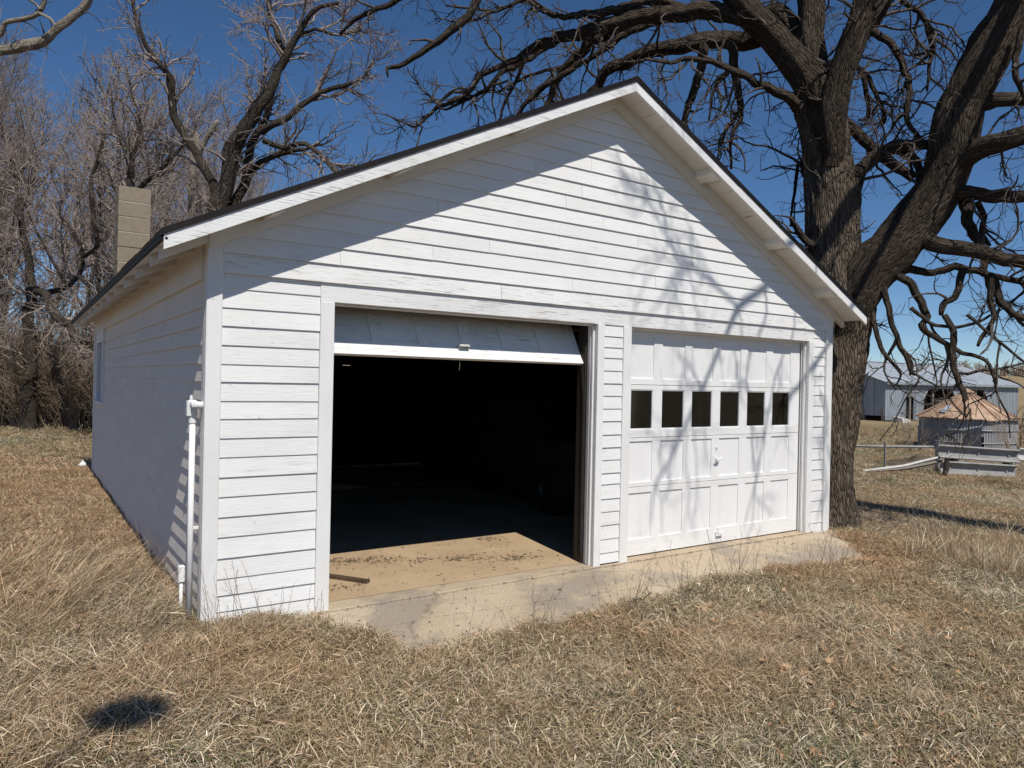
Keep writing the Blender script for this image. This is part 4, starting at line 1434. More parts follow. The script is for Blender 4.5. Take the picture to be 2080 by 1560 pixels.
# ---- traced trees behind the roof and at the left
def traced_tree(name, label, base_px, depth, limbs, mat, twigmat, spec, seed, group=None, rough=0.12, cat='tree'):
    g = np.random.default_rng(seed)
    b = at(*base_px, depth)
    b[2] = float(H(b[0], b[1]))
    root = empty(name, tuple(b), label, cat, group)
    out = []
    first = True
    for pts, d0, d1 in limbs:
        P, R = trace(pts, d0, d1)
        if first:
            P = np.vstack([[b[0], b[1], b[2] - .1], P])
            R = np.concatenate([[R[0] * 1.35], R])
        P, R = resample(P, R, 0.16)
        w = np.stack([np.array([mnoise.noise(Vector((i * 0.5 + seed * 3 + len(out) * .01, k * 9.1, 0.3))) for i in range(len(P))]) for k in range(3)], -1) * np.minimum(R * 0.8, 0.06)[:, None]
        w[0] = 0
        P = P + w
        tree_part('trunk' if first else 'limb', limb_mesh('limb', P, R, 18 if R.max() > .08 else 9, mat, rough=rough, seed=seed % 17), root)
        sprout(out, P, R, 0, spec, g)
        first = False
    out = [q for q in out if outside_roof(q[0])]
    tree_part('crown', tubes_mesh('crown', out, twigmat, lambda r: 5 if r > .02 else 3), root)
    return root


def tspec(k=1.0, up=0.03, d=1.0):
    return [dict(dens=4.0 * d, len=1.8 * k, ang=0.75, n=8, gnarl=0.17, trop=(0, 0, up), rmin=0.010, rmax=0.034, t0=0.15),
            dict(dens=4.6 * d, len=0.95 * k, ang=0.75, n=6, gnarl=0.17, trop=(0, 0, up), rmin=0.006, rmax=0.014, t0=0.1),
            dict(dens=5.5 * d, len=0.5 * k, ang=0.7, n=4, gnarl=0.16, trop=(0, 0, up), rmin=0.0045, rmax=0.007, t0=0.1)]


traced_tree('forked_tree', 'dark forked bare tree rising behind the left roof slope', (440, 800), 15.0, [
    ([(438, 640, 42), (440, 520, 40), (441, 440, 38), (446, 405, 34), (462, 360, 31), (470, 330, 31), (474, 296, 31), (505, 248, 28), (538, 202, 25), (565, 142, 18), (582, 121, 17), (600, 80, 13), (622, 45, 10), (650, 15, 8), (690, 5, 5)], 15, 14.6),
    ([(441, 430, 26), (438, 405, 24), (427, 364, 18), (400, 316, 16), (373, 272, 15), (356, 235, 15), (347, 196, 15), (350, 160, 15), (320, 124, 10), (296, 91, 9), (279, 44, 8), (269, 0, 6), (262, -40, 4)], 15, 14.2),
    ([(582, 124, 14), (566, 75, 12), (549, 25, 11), (545, -20, 9), (540, -70, 7)], 14.8, 15.2),
    ([(470, 440, 22), (484, 400, 20), (502, 354, 18), (512, 296, 17), (530, 262, 14), (548, 225, 10), (556, 190, 7)], 15.2, 15.4),
    ([(502, 350, 13), (545, 323, 11), (585, 310, 10), (622, 303, 7), (650, 290, 4)], 15.2, 14.6),
    ([(528, 268, 15), (572, 249, 13), (616, 209, 12), (656, 186, 11), (700, 175, 9), (730, 160, 6), (755, 150, 3)], 14.7, 14.0),
    ([(535, 285, 12), (575, 299, 11), (622, 293, 10), (656, 320, 9), (676, 344, 7), (690, 372, 4)], 14.7, 14.3),
    ([(600, 78, 8), (640, 60, 7), (690, 72, 6), (735, 60, 4)], 14.7, 14.4)],
    M['dark_bark'], M['grey_twig'], tspec(0.8, 0.015, 1.25), 5)
traced_tree('dead_tree', 'pale dead tree with a snapped top between the chimney and the forked tree', (392, 800), 17.5, [
    ([(393, 700, 19), (393, 560, 18), (392, 434, 17), (391, 380, 17), (392, 330, 16), (400, 290, 15), (397, 268, 12)], 17.5, 17.5),
    ([(404, 312, 13), (418, 284, 12), (432, 262, 11), (444, 248, 10)], 17.4, 17.2)],
    M['pale_bark'], M['grey_twig'], [dict(t_, dens=t_['dens'] * .5, len=t_['len'] * .5) for t_ in tspec(0.8)], 6, rough=0.2)
traced_tree('spindly_tree', 'slender bare tree standing straight above the concrete chimney', (265, 800), 16.5, [
    ([(266, 700, 16), (266, 560, 15), (265, 440, 14), (264, 390, 13), (268, 340, 12), (275, 300, 9), (288, 262, 7), (270, 200, 5), (258, 140, 3)], 16.5, 16.5),
    ([(266, 400, 10), (292, 372, 9), (336, 336, 8), (368, 300, 6), (380, 260, 4)], 16.5, 16.0),
    ([(268, 345, 8), (250, 300, 6), (232, 240, 5), (225, 180, 3)], 16.5, 16.9)],
    M['dark_bark'], M['grey_twig'], tspec(0.75, 0.07, 1.5), 7)
traced_tree('crooked_tree', 'dark crooked tree whose low limb dips behind the far corner of the garage', (62, 878), 19.5, [
    ([(58, 870, 34), (56, 800, 26), (60, 720, 24), (58, 650, 22), (64, 600, 20), (60, 540, 16), (48, 470, 13), (40, 400, 9), (30, 330, 6)], 19.5, 19.5),
    ([(60, 590, 16), (94, 598, 17), (104, 628, 17), (135, 658, 17), (161, 688, 16), (195, 702, 13), (240, 700, 8)], 19.3, 17.5),
    ([(95, 595, 12), (130, 585, 9), (160, 560, 8), (168, 520, 8), (150, 470, 7), (122, 440, 6), (126, 400, 4)], 19.3, 19.0),
    ([(168, 522, 8), (196, 500, 8), (190, 440, 10), (186, 380, 9), (196, 330, 6), (214, 270, 4)], 19.0, 18.6)],
    M['dark_bark'], M['grey_twig'], tspec(0.9, 0.03, 1.3), 8)
traced_tree('lawn_tree', 'bare tree reaching one mossy pale limb into the top left corner', (-420, 900), 16.0, [
    ([(-420, 860, 70), (-415, 600, 60), (-400, 400, 56), (-380, 200, 50), (-350, 0, 44)], 16.0, 16.0),
    ([(-400, 330, 34), (-250, 220, 27), (-100, 140, 22), (0, 108, 20), (50, 92, 19), (101, 74, 18), (135, 44, 16), (168, 22, 14), (182, -8, 13), (200, -60, 9)], 16.0, 15.6),
    ([(-110, 140, 13), (-40, 90, 11), (0, 68, 10), (12, 47, 10), (44, 40, 9), (80, 26, 9), (90, 0, 8), (100, -30, 6)], 15.8, 15.5),
    ([(80, 27, 7), (100, 38, 6), (112, 52, 4)], 15.5, 15.4),
    ([(82, 20, 6), (72, 8, 5), (50, -6, 4)], 15.5, 15.6)],
    M['pale_bark'], M['oak_twig'], [dict(dens=1.5, len=0.75, ang=1.0, n=6, gnarl=0.2, trop=(0, 0, 0), rmin=0.006, rmax=0.020, t0=0.2), dict(dens=3, len=.42, ang=.9, n=4, gnarl=.2, trop=(0, 0, .02), rmin=.005, rmax=.009, t0=.2)], 9, rough=0.34)


# ---- the wood at the left: a few grown trees, then copies turned and scaled
def grow_tree(seed, h, spread, twig_d=1.0):
    g = np.random.default_rng(seed)
    th = []
    base_r = h * 0.0085
    n = 16
    P = wander(np.array([0, 0, -0.1]), np.array([g.normal() * .05, g.normal() * .05, 1.0]), h * 0.92, n, 0.055, np.array([0, 0, 0.05]), g)
    R = np.linspace(base_r, base_r * .18, n) * (1 + .35 * np.exp(-np.arange(n) * .9))
    th.append((P, R))
    if g.random() < .7:
        i = g.integers(3, 7)
        P2 = wander(P[i], np.array([g.normal() * .4, g.normal() * .4, 0.9]), h * .6, 12, 0.07, np.array([0, 0, 0.06]), g)
        th.append((P2, np.linspace(R[i] * .8, base_r * .15, 12)))
    spec = [dict(dens=4.2, len=h * .25 * spread, ang=0.66, n=8, gnarl=0.13, trop=(0, 0, .055), rmin=0.009, rmax=0.035, t0=0.14),
            dict(dens=3.8 * twig_d, len=h * .125 * spread, ang=0.62, n=6, gnarl=0.15, trop=(0, 0, .05), rmin=0.005, rmax=0.011, t0=0.1),
            dict(dens=2.7 * twig_d, len=h * .072, ang=0.6, n=4, gnarl=0.15, trop=(0, 0, .05), rmin=0.0042, rmax=0.0062, t0=0.1)]
    out = []
    for P_, R_ in th:
        sprout(out, P_, R_, 0, spec, g)
    return th, out


WOOD = []
for k, (h, spd) in enumerate(((11.5, 1.0), (10.0, 1.1), (12.5, .85), (8.5, 1.2), (9.5, .9), (7.0, 1.2))):
    th, out = grow_tree(100 + k, h, spd)
    tm = tubes_mesh('trunk', th, M['pale_bark'] if k % 2 else M['dark_bark'], lambda r: 8)
    cm = tubes_mesh('crown', out, M['grey_twig'], lambda r: 4 if r > .02 else 3)
    WOOD.append((tm, cm, h))
    print('wood tree', k, len(out))
gw = np.random.default_rng(77)
spots = []
for i in range(24):
    for _ in range(40):
        px = gw.uniform(-160, 760) if i % 3 else gw.uniform(-160, 420)
        d = gw.uniform(20.5, 36)
        if px > 230:
            d = gw.uniform(23, 40)
        p = at(px, 800, d)
        if p[0] > -0.8 and p[1] < 13 or (p[0] > 7.5):
            continue
        if all(np.hypot(p[0] - q[0], p[1] - q[1]) > 1.7 for q in spots):
            spots.append(p)
            break
for i, p in enumerate(spots):
    px = proj(p)[0]
    tall = px < 200
    k = int(gw.integers(0, 6))
    tm, cm, h = WOOD[k]
    z = float(H(p[0], p[1]))
    d = proj(p)[2]
    # crowns fall away towards the open sky behind the roof
    top = np.interp(px, [-200, 30, 120, 230, 330, 480, 620, 760], [60, 190, 150, 130, 250, 260, 320, 400]) + gw.uniform(-60, 60)
    want = (780 - top) / FPX * d + CAM[2] - z
    s = max(0.35, min(1.5, want / h))
    o = empty('woodland_tree', (p[0], p[1], z), 'grey bare tree with fine upright twigs in the tangled wood beyond the garage', 'tree', 'bare trees of the wood behind the garage')
    o.rotation_euler = (0, 0, gw.uniform(0, 6.28))
    o.scale = (s, s, s)
    link('trunk', tm, o)
    link('crown', cm, o)

# unseen tree and twig nest, added only to cast the round shade in the grass
nest_at = np.array([*on_plane(262, 1482, 2, -0.04)])
nest_at = nest_at - SUN_DIR * (6.4 / math.sin(SUN_EL))
tb = np.array([-4.4, -9.4, 0.0])
tb[2] = float(H(tb[0], tb[1]))
nt_ = empty('shade_cast_tree', tuple(tb), 'bare tree added unseen behind the viewer, its twig nest put there to shade the grass', 'tree')
P, R = resample([tb, tb + [0.1, 0.1, 3], tb + [0.2, 0.3, 5.6], tb + [0.0, 0.4, 8.5]], [.19, .15, .12, .04], .25)
tree_part('trunk', limb_mesh('trunk', P, R, 14, M['dark_bark'], seed=2), nt_)
P, R = resample([tb + [0.2, 0.3, 5.0], (tb + [0.2, .3, 5.4]) * .5 + nest_at * .5 + [0, 0, .1], nest_at + [-0.1, -0.05, 0]], [.035, .02, .012], .2)
tree_part('limb', limb_mesh('limb', P, R, 7, M['dark_bark'], seed=2), nt_)
gn = np.random.default_rng(4)
nb_ = []
for i in range(420):
    a, b_ = gn.uniform(0, 6.28), gn.uniform(-1, 1)
    q = np.array([math.cos(a) * math.sqrt(1 - b_ * b_) * .155, math.sin(a) * math.sqrt(1 - b_ * b_) * .105, b_ * .10]) * gn.uniform(.5, 1.0)
    dd = gn.standard_normal(3)
    dd /= np.linalg.norm(dd)
    nb_.append((wander(nest_at + q - dd * .07, dd, .15, 4, .2, np.zeros(3), gn), np.linspace(.008, .004, 4)))
tree_part('shade_cast_nest', tubes_mesh('shade_cast_nest', nb_, M['brush'], lambda r: 3), nt_)

# ------------------------------------------------------------------ far right: barn, grain bin, rails
def basis(px, py, d):
    return at(px, py, d)


def metal(name, col, scale, axis_vec, var=0.12, rough=0.45, corr=0.0, stain=None):
    s = NT(name)
    c = s.coords(shuffle=True)
    n1 = s.noise(s.n('Mapping', {'Vector': c, 'Scale': (1, 1, .15)}).outputs[0], 2.0, 5, .6)
    cc = s.mix(s.ramp(n1, [(.3, 0.0), (.7, 1.0)]), tuple(min(1, v * (1 + var)) for v in col), tuple(v * (1 - var) for v in col))
    if stain:
        cc = s.mix(s.ramp(s.noise(c, 1.7, 6, .65), [(.46, 0.0), (.62, 1.0)]), cc, stain)
        cc = s.mix(s.ramp(s.noise(c, 9, 5, .65), [(.55, 0.0), (.72, .6)]), cc, tuple(v * .45 for v in stain))
    return s.done(cc, rough, .4, 0.0)


M['barn_wall'] = metal('grey_barn_sheet', (0.27, 0.30, 0.335), 1, 0, .12, .5)
M['barn_roof'] = metal('pale_galvanised_roof', (0.36, 0.39, 0.42), 1, 0, .16, .5)
M['bin_wall'] = metal('grey_bin_steel', (0.27, 0.27, 0.275), 1, 0, .3, .5)
M['rust'] = metal('rusty_bin_roof', (0.45, 0.31, 0.215), 1, 0, .2, .75, stain=(0.31, 0.18, 0.115))
M['zinc'] = metal('dull_zinc_patch', (0.42, 0.46, 0.50), 1, 0, .1, .5)
M['rail'] = metal('guardrail_zinc', (0.27, 0.265, 0.255), 1, 0, .35, .6)
M['stone'] = simple('pale_concrete_lump', (0.45, 0.43, 0.40), .95, .15, 3, .4)
M['hay'] = simple('old_hay_bale', (0.10, 0.07, 0.04), .95, .3, 9, .5)

fr = np.array([_R[0], _R[1], 0]); fr /= np.linalg.norm(fr)
ff = np.array([_F[0], _F[1], 0]); ff /= np.linalg.norm(ff)
bx = fr * 0.897 + ff * 0.44                # along the barn's front
by = fr * -0.44 + ff * 0.897               # into its depth
b0 = at(1797, 857, 52.0)
BZ = b0[2]
BL, BW, BE, BR = 16.0, 9.7, 2.86, 1.62
barn = empty('barn', tuple(b0), 'long low grey sheet-metal barn with open bays across the field', 'barn')
for yy in (0,):
    pass


def bp_(u, v, z):
    return b0 + bx * u + by * v + np.array([0, 0, z])


def barn_box(u0, u1, v0, v1, z0, z1):
    return MB().hexa([bp_(u0, v0, z0), bp_(u1, v0, z0), bp_(u1, v1, z0), bp_(u0, v1, z0), bp_(u0, v0, z1), bp_(u1, v0, z1), bp_(u1, v1, z1), bp_(u0, v1, z1)])


def u_of(px):
    """distance along the barn front at a photo column"""
    q = (px - 1040) / FPX
    o = (b0 - CAM)
    a, c = o @ fr, o @ ff
    bxr, bxf = bx @ fr, bx @ ff
    return (q * c - a) / (bxr - q * bxf)


DOOR = (u_of(1840), u_of(1856))
BAY1 = (u_of(1876), u_of(1944))
BAY2 = (u_of(1958), u_of(2008))
z_at = lambda py, u: (CAM[2] + (797 - py) / FPX * ((b0 + bx * u - CAM) @ ff)) - BZ
ZD, ZBAY = z_at(809, DOOR[0]), z_at(792, BAY1[0])
# front sheets, each its own piece, cut round the openings
edges = sorted(set([0.0, *DOOR, *BAY1, *BAY2, BL] + [x for x in np.arange(0.85, BL, 0.85) if all(abs(x - e) > .3 for e in (*DOOR, *BAY1, *BAY2))]))
for a, b in zip(edges[:-1], edges[1:]):
    mid = (a + b) / 2
    zlo = 0.12
    if DOOR[0] < mid < DOOR[1]:
        zlo = ZD
    elif BAY1[0] < mid < BAY1[1] or BAY2[0] < mid < BAY2[1]:
        zlo = ZBAY
    m = MB()
    nr = 4
    for i in range(nr):
        p, q = a + (b - a) * i / nr, a + (b - a) * (i + 1) / nr
        m.hexa([bp_(p + .01, -.02, zlo), bp_(q - .03, -.02, zlo), bp_(q - .03, .02, zlo), bp_(p + .01, .02, zlo), bp_(p + .01, -.02, BE), bp_(q - .03, -.02, BE), bp_(q - .03, .02, BE), bp_(p + .01, .02, BE)])
        m.hexa([bp_(q - .03, -.045, zlo), bp_(q + .009, -.045, zlo), bp_(q + .009, .02, zlo), bp_(q - .03, .02, zlo), bp_(q - .03, -.045, BE), bp_(q + .009, -.045, BE), bp_(q + .009, .02, BE), bp_(q - .03, .02, BE)])
    m.build('wall_sheet', M['barn_wall'], barn)
for (a, b) in (BAY1, BAY2):
    for (c, s_) in ((a, 1), (b, -1)):
        t = [bp_(c, -.015, ZBAY - .85), bp_(c, -.015, ZBAY + .01), bp_(c + s_ * .62, -.015, ZBAY + .01)]
        u = [p + by * .03 for p in t]
        MB().add(t + u, [(0, 1, 2), (5, 4, 3), (0, 3, 4, 1), (1, 4, 5, 2), (2, 5, 3, 0)]).build('corner_gusset', M['barn_wall'], barn)
for (u, nm) in ((0.0, 'gable_wall'), (BL, 'gable_wall')):
    for k in range(11):
        v0, v1 = BW * k / 11, BW * (k + 1) / 11 - .02
        zt = lambda v: BE + BR * (1 - abs(v / BW * 2 - 1))
        s_ = .03 if u == 0 else -.03
        zl = .42 if u == 0 else .1
        pts = [bp_(u, v0 + .02, zl), bp_(u + s_, v0 + .02, zl), bp_(u + s_, v1, zl), bp_(u, v1, zl), bp_(u, v0 + .02, zt(v0)), bp_(u + s_, v0 + .02, zt(v0)), bp_(u + s_, v1, zt(v1)), bp_(u, v1, zt(v1))]
        MB().hexa(pts if u == 0 else [pts[1], pts[0], pts[3], pts[2], pts[5], pts[4], pts[7], pts[6]]).build('wall_sheet', M['barn_wall'], barn)
barn_box(0, BL, BW - .03, BW, 0.1, BE).build('back_wall', M['barn_wall'], barn)
barn_box(0.1, BL - .1, 4.4, 4.5, 0.0, BE).build('partition', M['dark_wood'], barn)
barn_box(0.1, BL - .1, .1, BW - .1, -.2, 0.02).build('floor', M['dark_wood'], barn)
for k in range(7):
    u = .2 + k * (BL - .4) / 6
    barn_box(u - .08, u + .08, .04, .2, -.5, BE - .01).build('post', M['grey_wood'], barn)
    barn_box(-.02, .12, .2 + k * (BW - .4) / 6 - .08, .2 + k * (BW - .4) / 6 + .08, -.6, .9).build('post', M['grey_wood'], barn)
for sd in (0, 1):
    for k in range(18):
        u0, u1 = -.25 + (BL + .5) * k / 18, -.25 + (BL + .5) * (k + 1) / 18
        va, vb = (-.3, BW / 2) if sd == 0 else (BW + .3, BW / 2)
        za, zb_ = BE - .06 + .0, BE + BR
        m = MB()
        for (p, q, dz) in ((u0, u1 - .05, 0.0), (u1 - .05, u1, .022)):
            A = [bp_(p, va, za + dz), bp_(q, va, za + dz), bp_(q, vb, zb_ + dz), bp_(p, vb, zb_ + dz)]
            B_ = [x + np.array([0, 0, .04]) for x in A]
            m.hexa(A + B_ if sd == 0 else [A[1], A[0], A[3], A[2], B_[1], B_[0], B_[3], B_[2]])
        m.build('roof_sheet', M['barn_roof'], barn)
barn_box(-.25, BL + .25, BW / 2 - .2, BW / 2 + .2, BE + BR + .03, BE + BR + .10).build('ridge_cap', M['barn_roof'], barn)
barn_box(-.25, BL + .25, -.33, -.30, BE - .16, BE + .02).build('eave_trim', M['barn_wall'], barn)
hb_ = MB().lathe([(0, -.6), (.75, -.6), (.78, 0), (.75, .6), (0, .6)], (0, 0, 0), 20)
hc = bp_((BAY1[0] + BAY1[1]) / 2 - .3, 2.2, .80)
hb_.v = [tuple(hc + bx * x + np.array([0, 0, y]) + by * z) for x, y, z in hb_.v]
o = hb_.build('hay_bale', M['hay'], origin=hc)
tag(o, 'dim round hay bale inside the open bay of the barn', 'hay bale')
st = MB()
for k, (a, b) in enumerate([(0, 0)]):
    pass
c = bp_(u_of(1812), -.9, 0)
gz = float(H(c[0], c[1]))
st.hexa([c + bx * -.45 + by * -.4 + [0, 0, gz - c[2] - .2], c + bx * .5 + by * -.5 + [0, 0, gz - c[2] - .2], c + bx * .45 + by * .6 + [0, 0, gz - c[2] - .2], c + bx * -.4 + by * .6 + [0, 0, gz - c[2] - .2],
         c + bx * -.35 + by * -.2 + [0, 0, .28], c + bx * .3 + by * -.25 + [0, 0, .25], c + bx * .3 + by * .55 + [0, 0, .4], c + bx * -.38 + by * .55 + [0, 0, .42]])
o = st.build('concrete_block', M['stone'], origin=c)
tag(o, 'pale broken concrete lump leaning at the near corner of the barn', 'rubble')
# timber feed rail in front of the open bay
fk = empty('pen_rail', tuple(bp_(u_of(1870), -1.5, 0)), 'grey timber rail and post standing in front of the barn bay', 'fence')
c = np.array(fk.location)
barn_rel = lambda u0, u1, v0, v1, z0, z1: barn_box(u0, u1, v0, v1, z0, z1)
uu = u_of(1866)
barn_rel(uu - .1, uu + .1, -1.6, -1.4, -.4, 1.75).build('post', M['grey_wood'], fk)
for zz in (.55, 1.05, 1.55):
    barn_rel(uu - .1, uu + 4.5, -1.64, -1.602, zz, zz + .16).build('rail', M['grey_wood'], fk)

# ---- grain bin
BD = 32.0
bc = at(1962, 905, BD)
ez, az = CAM[2] + (797 - 846) / FPX * BD, CAM[2] + (797 - 796) / FPX * BD
bz = float(H(bc[0], bc[1]))
rb = 84 / FPX * BD
binn = empty('grain_bin', (bc[0], bc[1], bz), 'squat round steel grain bin with a rusty cone roof', 'grain bin')
hgt = ez - bz
cen = (bc[0], bc[1], bz)
aj = math.atan2(CAM[1] - bc[1], CAM[0] - bc[0])
for k in range(3):
    m = MB()
    z0, z1 = -.1 + (hgt + .1) * k / 3, -.1 + (hgt + .1) * (k + 1) / 3
    for j in range(2):
        pass
    prof = []
    nr = 14
    dents = 72
    i0 = len(m.v)
    zz = np.linspace(z0, z1, 3)
    kk = 220
    for z in zz:
        for a in range(kk):
            th = 2 * math.pi * a / kk
            r = rb + .02 * math.sin(a * math.pi) + (.028 if a % 2 else 0) + .035 * mnoise.noise(Vector((math.cos(th) * 1.6, math.sin(th) * 1.6, z * .8 + k)))
            m.v.append((cen[0] + r * math.cos(th), cen[1] + r * math.sin(th), cen[2] + z))
    for i in range(len(zz) - 1):
        for a in range(kk):
            th = (2 * math.pi * (a + .5) / kk - (aj - .12) + math.pi) % (2 * math.pi) - math.pi
            if abs(th - .28) < .19 and k < 2 and not (k == 1 and i == 1):
                continue                        # the doorway
            m.f.append((i0 + i * kk + a, i0 + i * kk + (a + 1) % kk, i0 + (i + 1) * kk + (a + 1) % kk, i0 + (i + 1) * kk + a))
    m.build('wall_ring', M['bin_wall'], binn)
for k in range(1, 3):
    m = MB()
    ths = np.linspace(0, 2 * math.pi, 61)
    z = -.1 + (hgt + .1) * k / 3
    m.tube([(cen[0] + (rb + .045) * math.cos(t), cen[1] + (rb + .045) * math.sin(t), cen[2] + z) for t in ths], .022, 5)
    m.build('hoop', M['bin_wall'], binn)
dk = MB().lathe([(rb - .12, -.1), (rb - .12, hgt - .02)], cen, 40)
dk.build('lining', M['iron'], binn)
npan = 24
for k in range(npan):
    a0, a1 = 2 * math.pi * k / npan, 2 * math.pi * (k + 1) / npan
    m = MB()
    R_o = rb + .17
    zt = az - bz - .06
    for (p, q, up) in ((a0, a1 - .035, 0.0), (a1 - .035, a1, .05)):
        rin = .16
        lo = .10 * mnoise.noise(Vector((k * .7, 0, 0))) - .05
        A = [(cen[0] + R_o * math.cos(p), cen[1] + R_o * math.sin(p), cen[2] + hgt + lo + up), (cen[0] + R_o * math.cos(q), cen[1] + R_o * math.sin(q), cen[2] + hgt + lo + up),
             (cen[0] + rin * math.cos(q), cen[1] + rin * math.sin(q), cen[2] + zt + up), (cen[0] + rin * math.cos(p), cen[1] + rin * math.sin(p), cen[2] + zt + up)]
        m.hexa([(x, y, z - .03) for x, y, z in A] + A)
    da = (((a0 + a1) / 2 - aj + .42 + math.pi) % (2 * math.pi)) - math.pi
    m.build('roof_panel', M['rust'], binn)
    if abs(da) < math.pi / npan:
        m2 = MB()
        for (p, q) in ((a0 + .04, a1 - .06),):
            f = lambda ang, t: (cen[0] + (R_o + (rin - R_o) * t) * math.cos(ang), cen[1] + (R_o + (rin - R_o) * t) * math.sin(ang), cen[2] + hgt - .03 + (zt - hgt) * t + .03)
            A = [f(p, .16), f(q, .16), f(q, .42), f(p, .42)]
            m2.hexa(A + [(x, y, z + .04) for x, y, z in A])
        m2.build('hatch', M['zinc'], binn, label='bare zinc roof hatch among the rusty panels')
MB().lathe([(.22, az - bz - .10), (.30, az - bz - .02), (.12, az - bz + .10), (.0, az - bz + .16)], cen, 16).build('roof_cap', M['rust'], binn)
th = aj - .12 + .28 - .16
dpt = np.array([cen[0] + (rb + .10) * math.cos(th), cen[1] + (rb + .10) * math.sin(th), bz])
tx = np.array([-math.sin(th), math.cos(th), 0])
rx = np.array([math.cos(th), math.sin(th), 0])
A = [dpt - tx * .1 + rx * .05, dpt + tx * .55 + rx * .45, dpt + tx * .55 + rx * .48, dpt - tx * .1 + rx * .08]
MB().hexa([p + [0, 0, -.05] for p in A] + [A[0] + [0, 0, .95], A[1] + [0, 0, 1.15], A[2] + [0, 0, 1.15], A[3] + [0, 0, .95]]).build('bent_door', M['bin_wall'], binn)


# ---- guardrail fence
def w_beam(p, q, h=0.31, tilt=0.0):
    """corrugated guardrail between two points: the W profile swept along"""
    p, q = np.array(p, float), np.array(q, float)
    d = q - p
    d[2] = 0
    d /= np.linalg.norm(d)
    nrm = np.array([d[1], -d[0], 0])
    if nrm @ (CAM - p) < 0:
        nrm = -nrm
    prof = [(0.03, -.155), (.085, -.150), (.095, -.128), (.080, -.105), (.015, -.085), (.0, -.03), (.0, .03), (.015, .085), (.080, .105), (.095, .128), (.085, .150), (.03, .155)]
    prof = [(x, z * h / .31) for x, z in prof]
    m = MB()
    rows = []
    for c in (p, q):
        rows.append([c + nrm * x + [0, 0, z] for x, z in prof] + [c + nrm * (x - .006) + [0, 0, z] for x, z in prof[::-1]])
    n = len(rows[0])
    vs = rows[0] + rows[1]
    return m.add(vs, [(i, (i + 1) % n, n + (i + 1) % n, n + i) for i in range(n)])


GD = 16.6
gl, gr = at(1906, 916, GD), at(2068, 927, GD * .985)
gf = empty('guardrail_fence', tuple(at(1935, 960, GD)), 'two stacked old guardrail beams bolted to dark stub posts', 'guardrail')
w_beam(gl, gr).build('beam', M['rail'], gf)
l2, r2_ = at(1910, 949, GD * .99), at(2062, 958, GD * .985)
w_beam(l2, r2_).build('beam', M['rail'], gf)
for px, w in ((1935, .26), (2047, .20)):
    p = at(px, 940, GD * 1.012)
    g = float(H(p[0], p[1]))
    MB().box(p[0] - w / 2, p[0] + w / 2, p[1] - .07, p[1] + .07, g - .2, at(px, 921, GD)[2]).build('post', M['black_post'], gf)
for f in (.12, .5, .88):
    for (a, b) in ((gl, gr), (l2, r2_)):
        c = a + (b - a) * f
        n_ = -ff
        MB().tube([c + n_ * .0, c + n_ * .03], [.022, .018], 8).build('bolt', M['rail'], gf)
er = empty('guardrail_offcut', tuple(at(2090, 930, GD)), 'end of another pale beam beyond the stacked guardrails at the picture edge', 'guardrail')
w_beam(at(2066, 922, GD * 1.05), at(2200, 934, GD * 1.05)).build('beam', M['shinywhite'], er)
MB().box(*(lambda p: (p[0] - .1, p[0] + .1, p[1] - .07, p[1] + .07, float(H(p[0], p[1])) - .2, p[2] + .2))(at(2150, 925, GD * 1.07))).build('post', M['black_post'], er)
# leaning stub, pipe rail on steel posts, thrown-down plank
p = at(1921, 950, GD * .97)
g = float(H(p[0], p[1]))
o = MB().tube([(p[0] - .05, p[1], g - .1), (p[0] + .10, p[1] + .02, g + .42)], [.06, .055], 8).build('stub_post', M['black_post'], origin=(p[0], p[1], g))
tag(o, 'short leaning wooden stub in front of the lower guardrail', 'post')
pf = empty('pipe_fence', tuple(at(1798, 935, 17.0)), 'thin grey pipe rail carried by steel posts left of the guardrails', 'fence')
MB().tube([at(1650, 902, 17.3), at(1735, 906, 17.2), at(1820, 907, 17.1), at(1905, 908, 17.0)], .032, 8).build('rail', M['grey_pole'], pf)
for px, top in ((1798, 898), (1905, 899), (1690, 897)):
    p = at(px, top, 16.95)
    g = float(H(p[0], p[1]))
    w = .075 if px == 1905 else .04
    MB().box(p[0] - w / 2, p[0] + w / 2, p[1] - w / 2, p[1] + w / 2, g - .2, p[2]).build('post', M['grey_pole'], pf)
for zf in (.25, .5, .75):
    q0, q1 = at(1650, 906, 17.25), at(1905, 911, 17.0)
    g0 = float(H(q0[0], q0[1]))
    MB().tube([(q0[0], q0[1], g0 + zf * .75), (q1[0], q1[1], g0 + zf * .75)], .004, 3).build('wire', M['grey_pole'], pf)
pl = empty('fallen_plank', tuple(at(1830, 945, 16.2)), 'long pale split plank fallen against the foot of the pipe fence', 'plank')
A, B_ = at(1752, 945, 16.4), at(1912, 928, 16.6)
A[2] = float(H(A[0], A[1])) + .04
for (dz, e) in ((0.0, 0.0), (-.09, .03)):
    pts = [A + [0, 0, dz * .2], A + (B_ - A) * .5 + [0, -.02, -.05 + dz * .6], A + (B_ - A) * .8 + [0, 0, -.02 + dz], B_ + [e * 2, 0, dz]]
    MB().tube(pts, [.035, .04, .04, .03], 5).build('strip', M['shinywhite'] if dz == 0 else M['grey_wood'], pl)
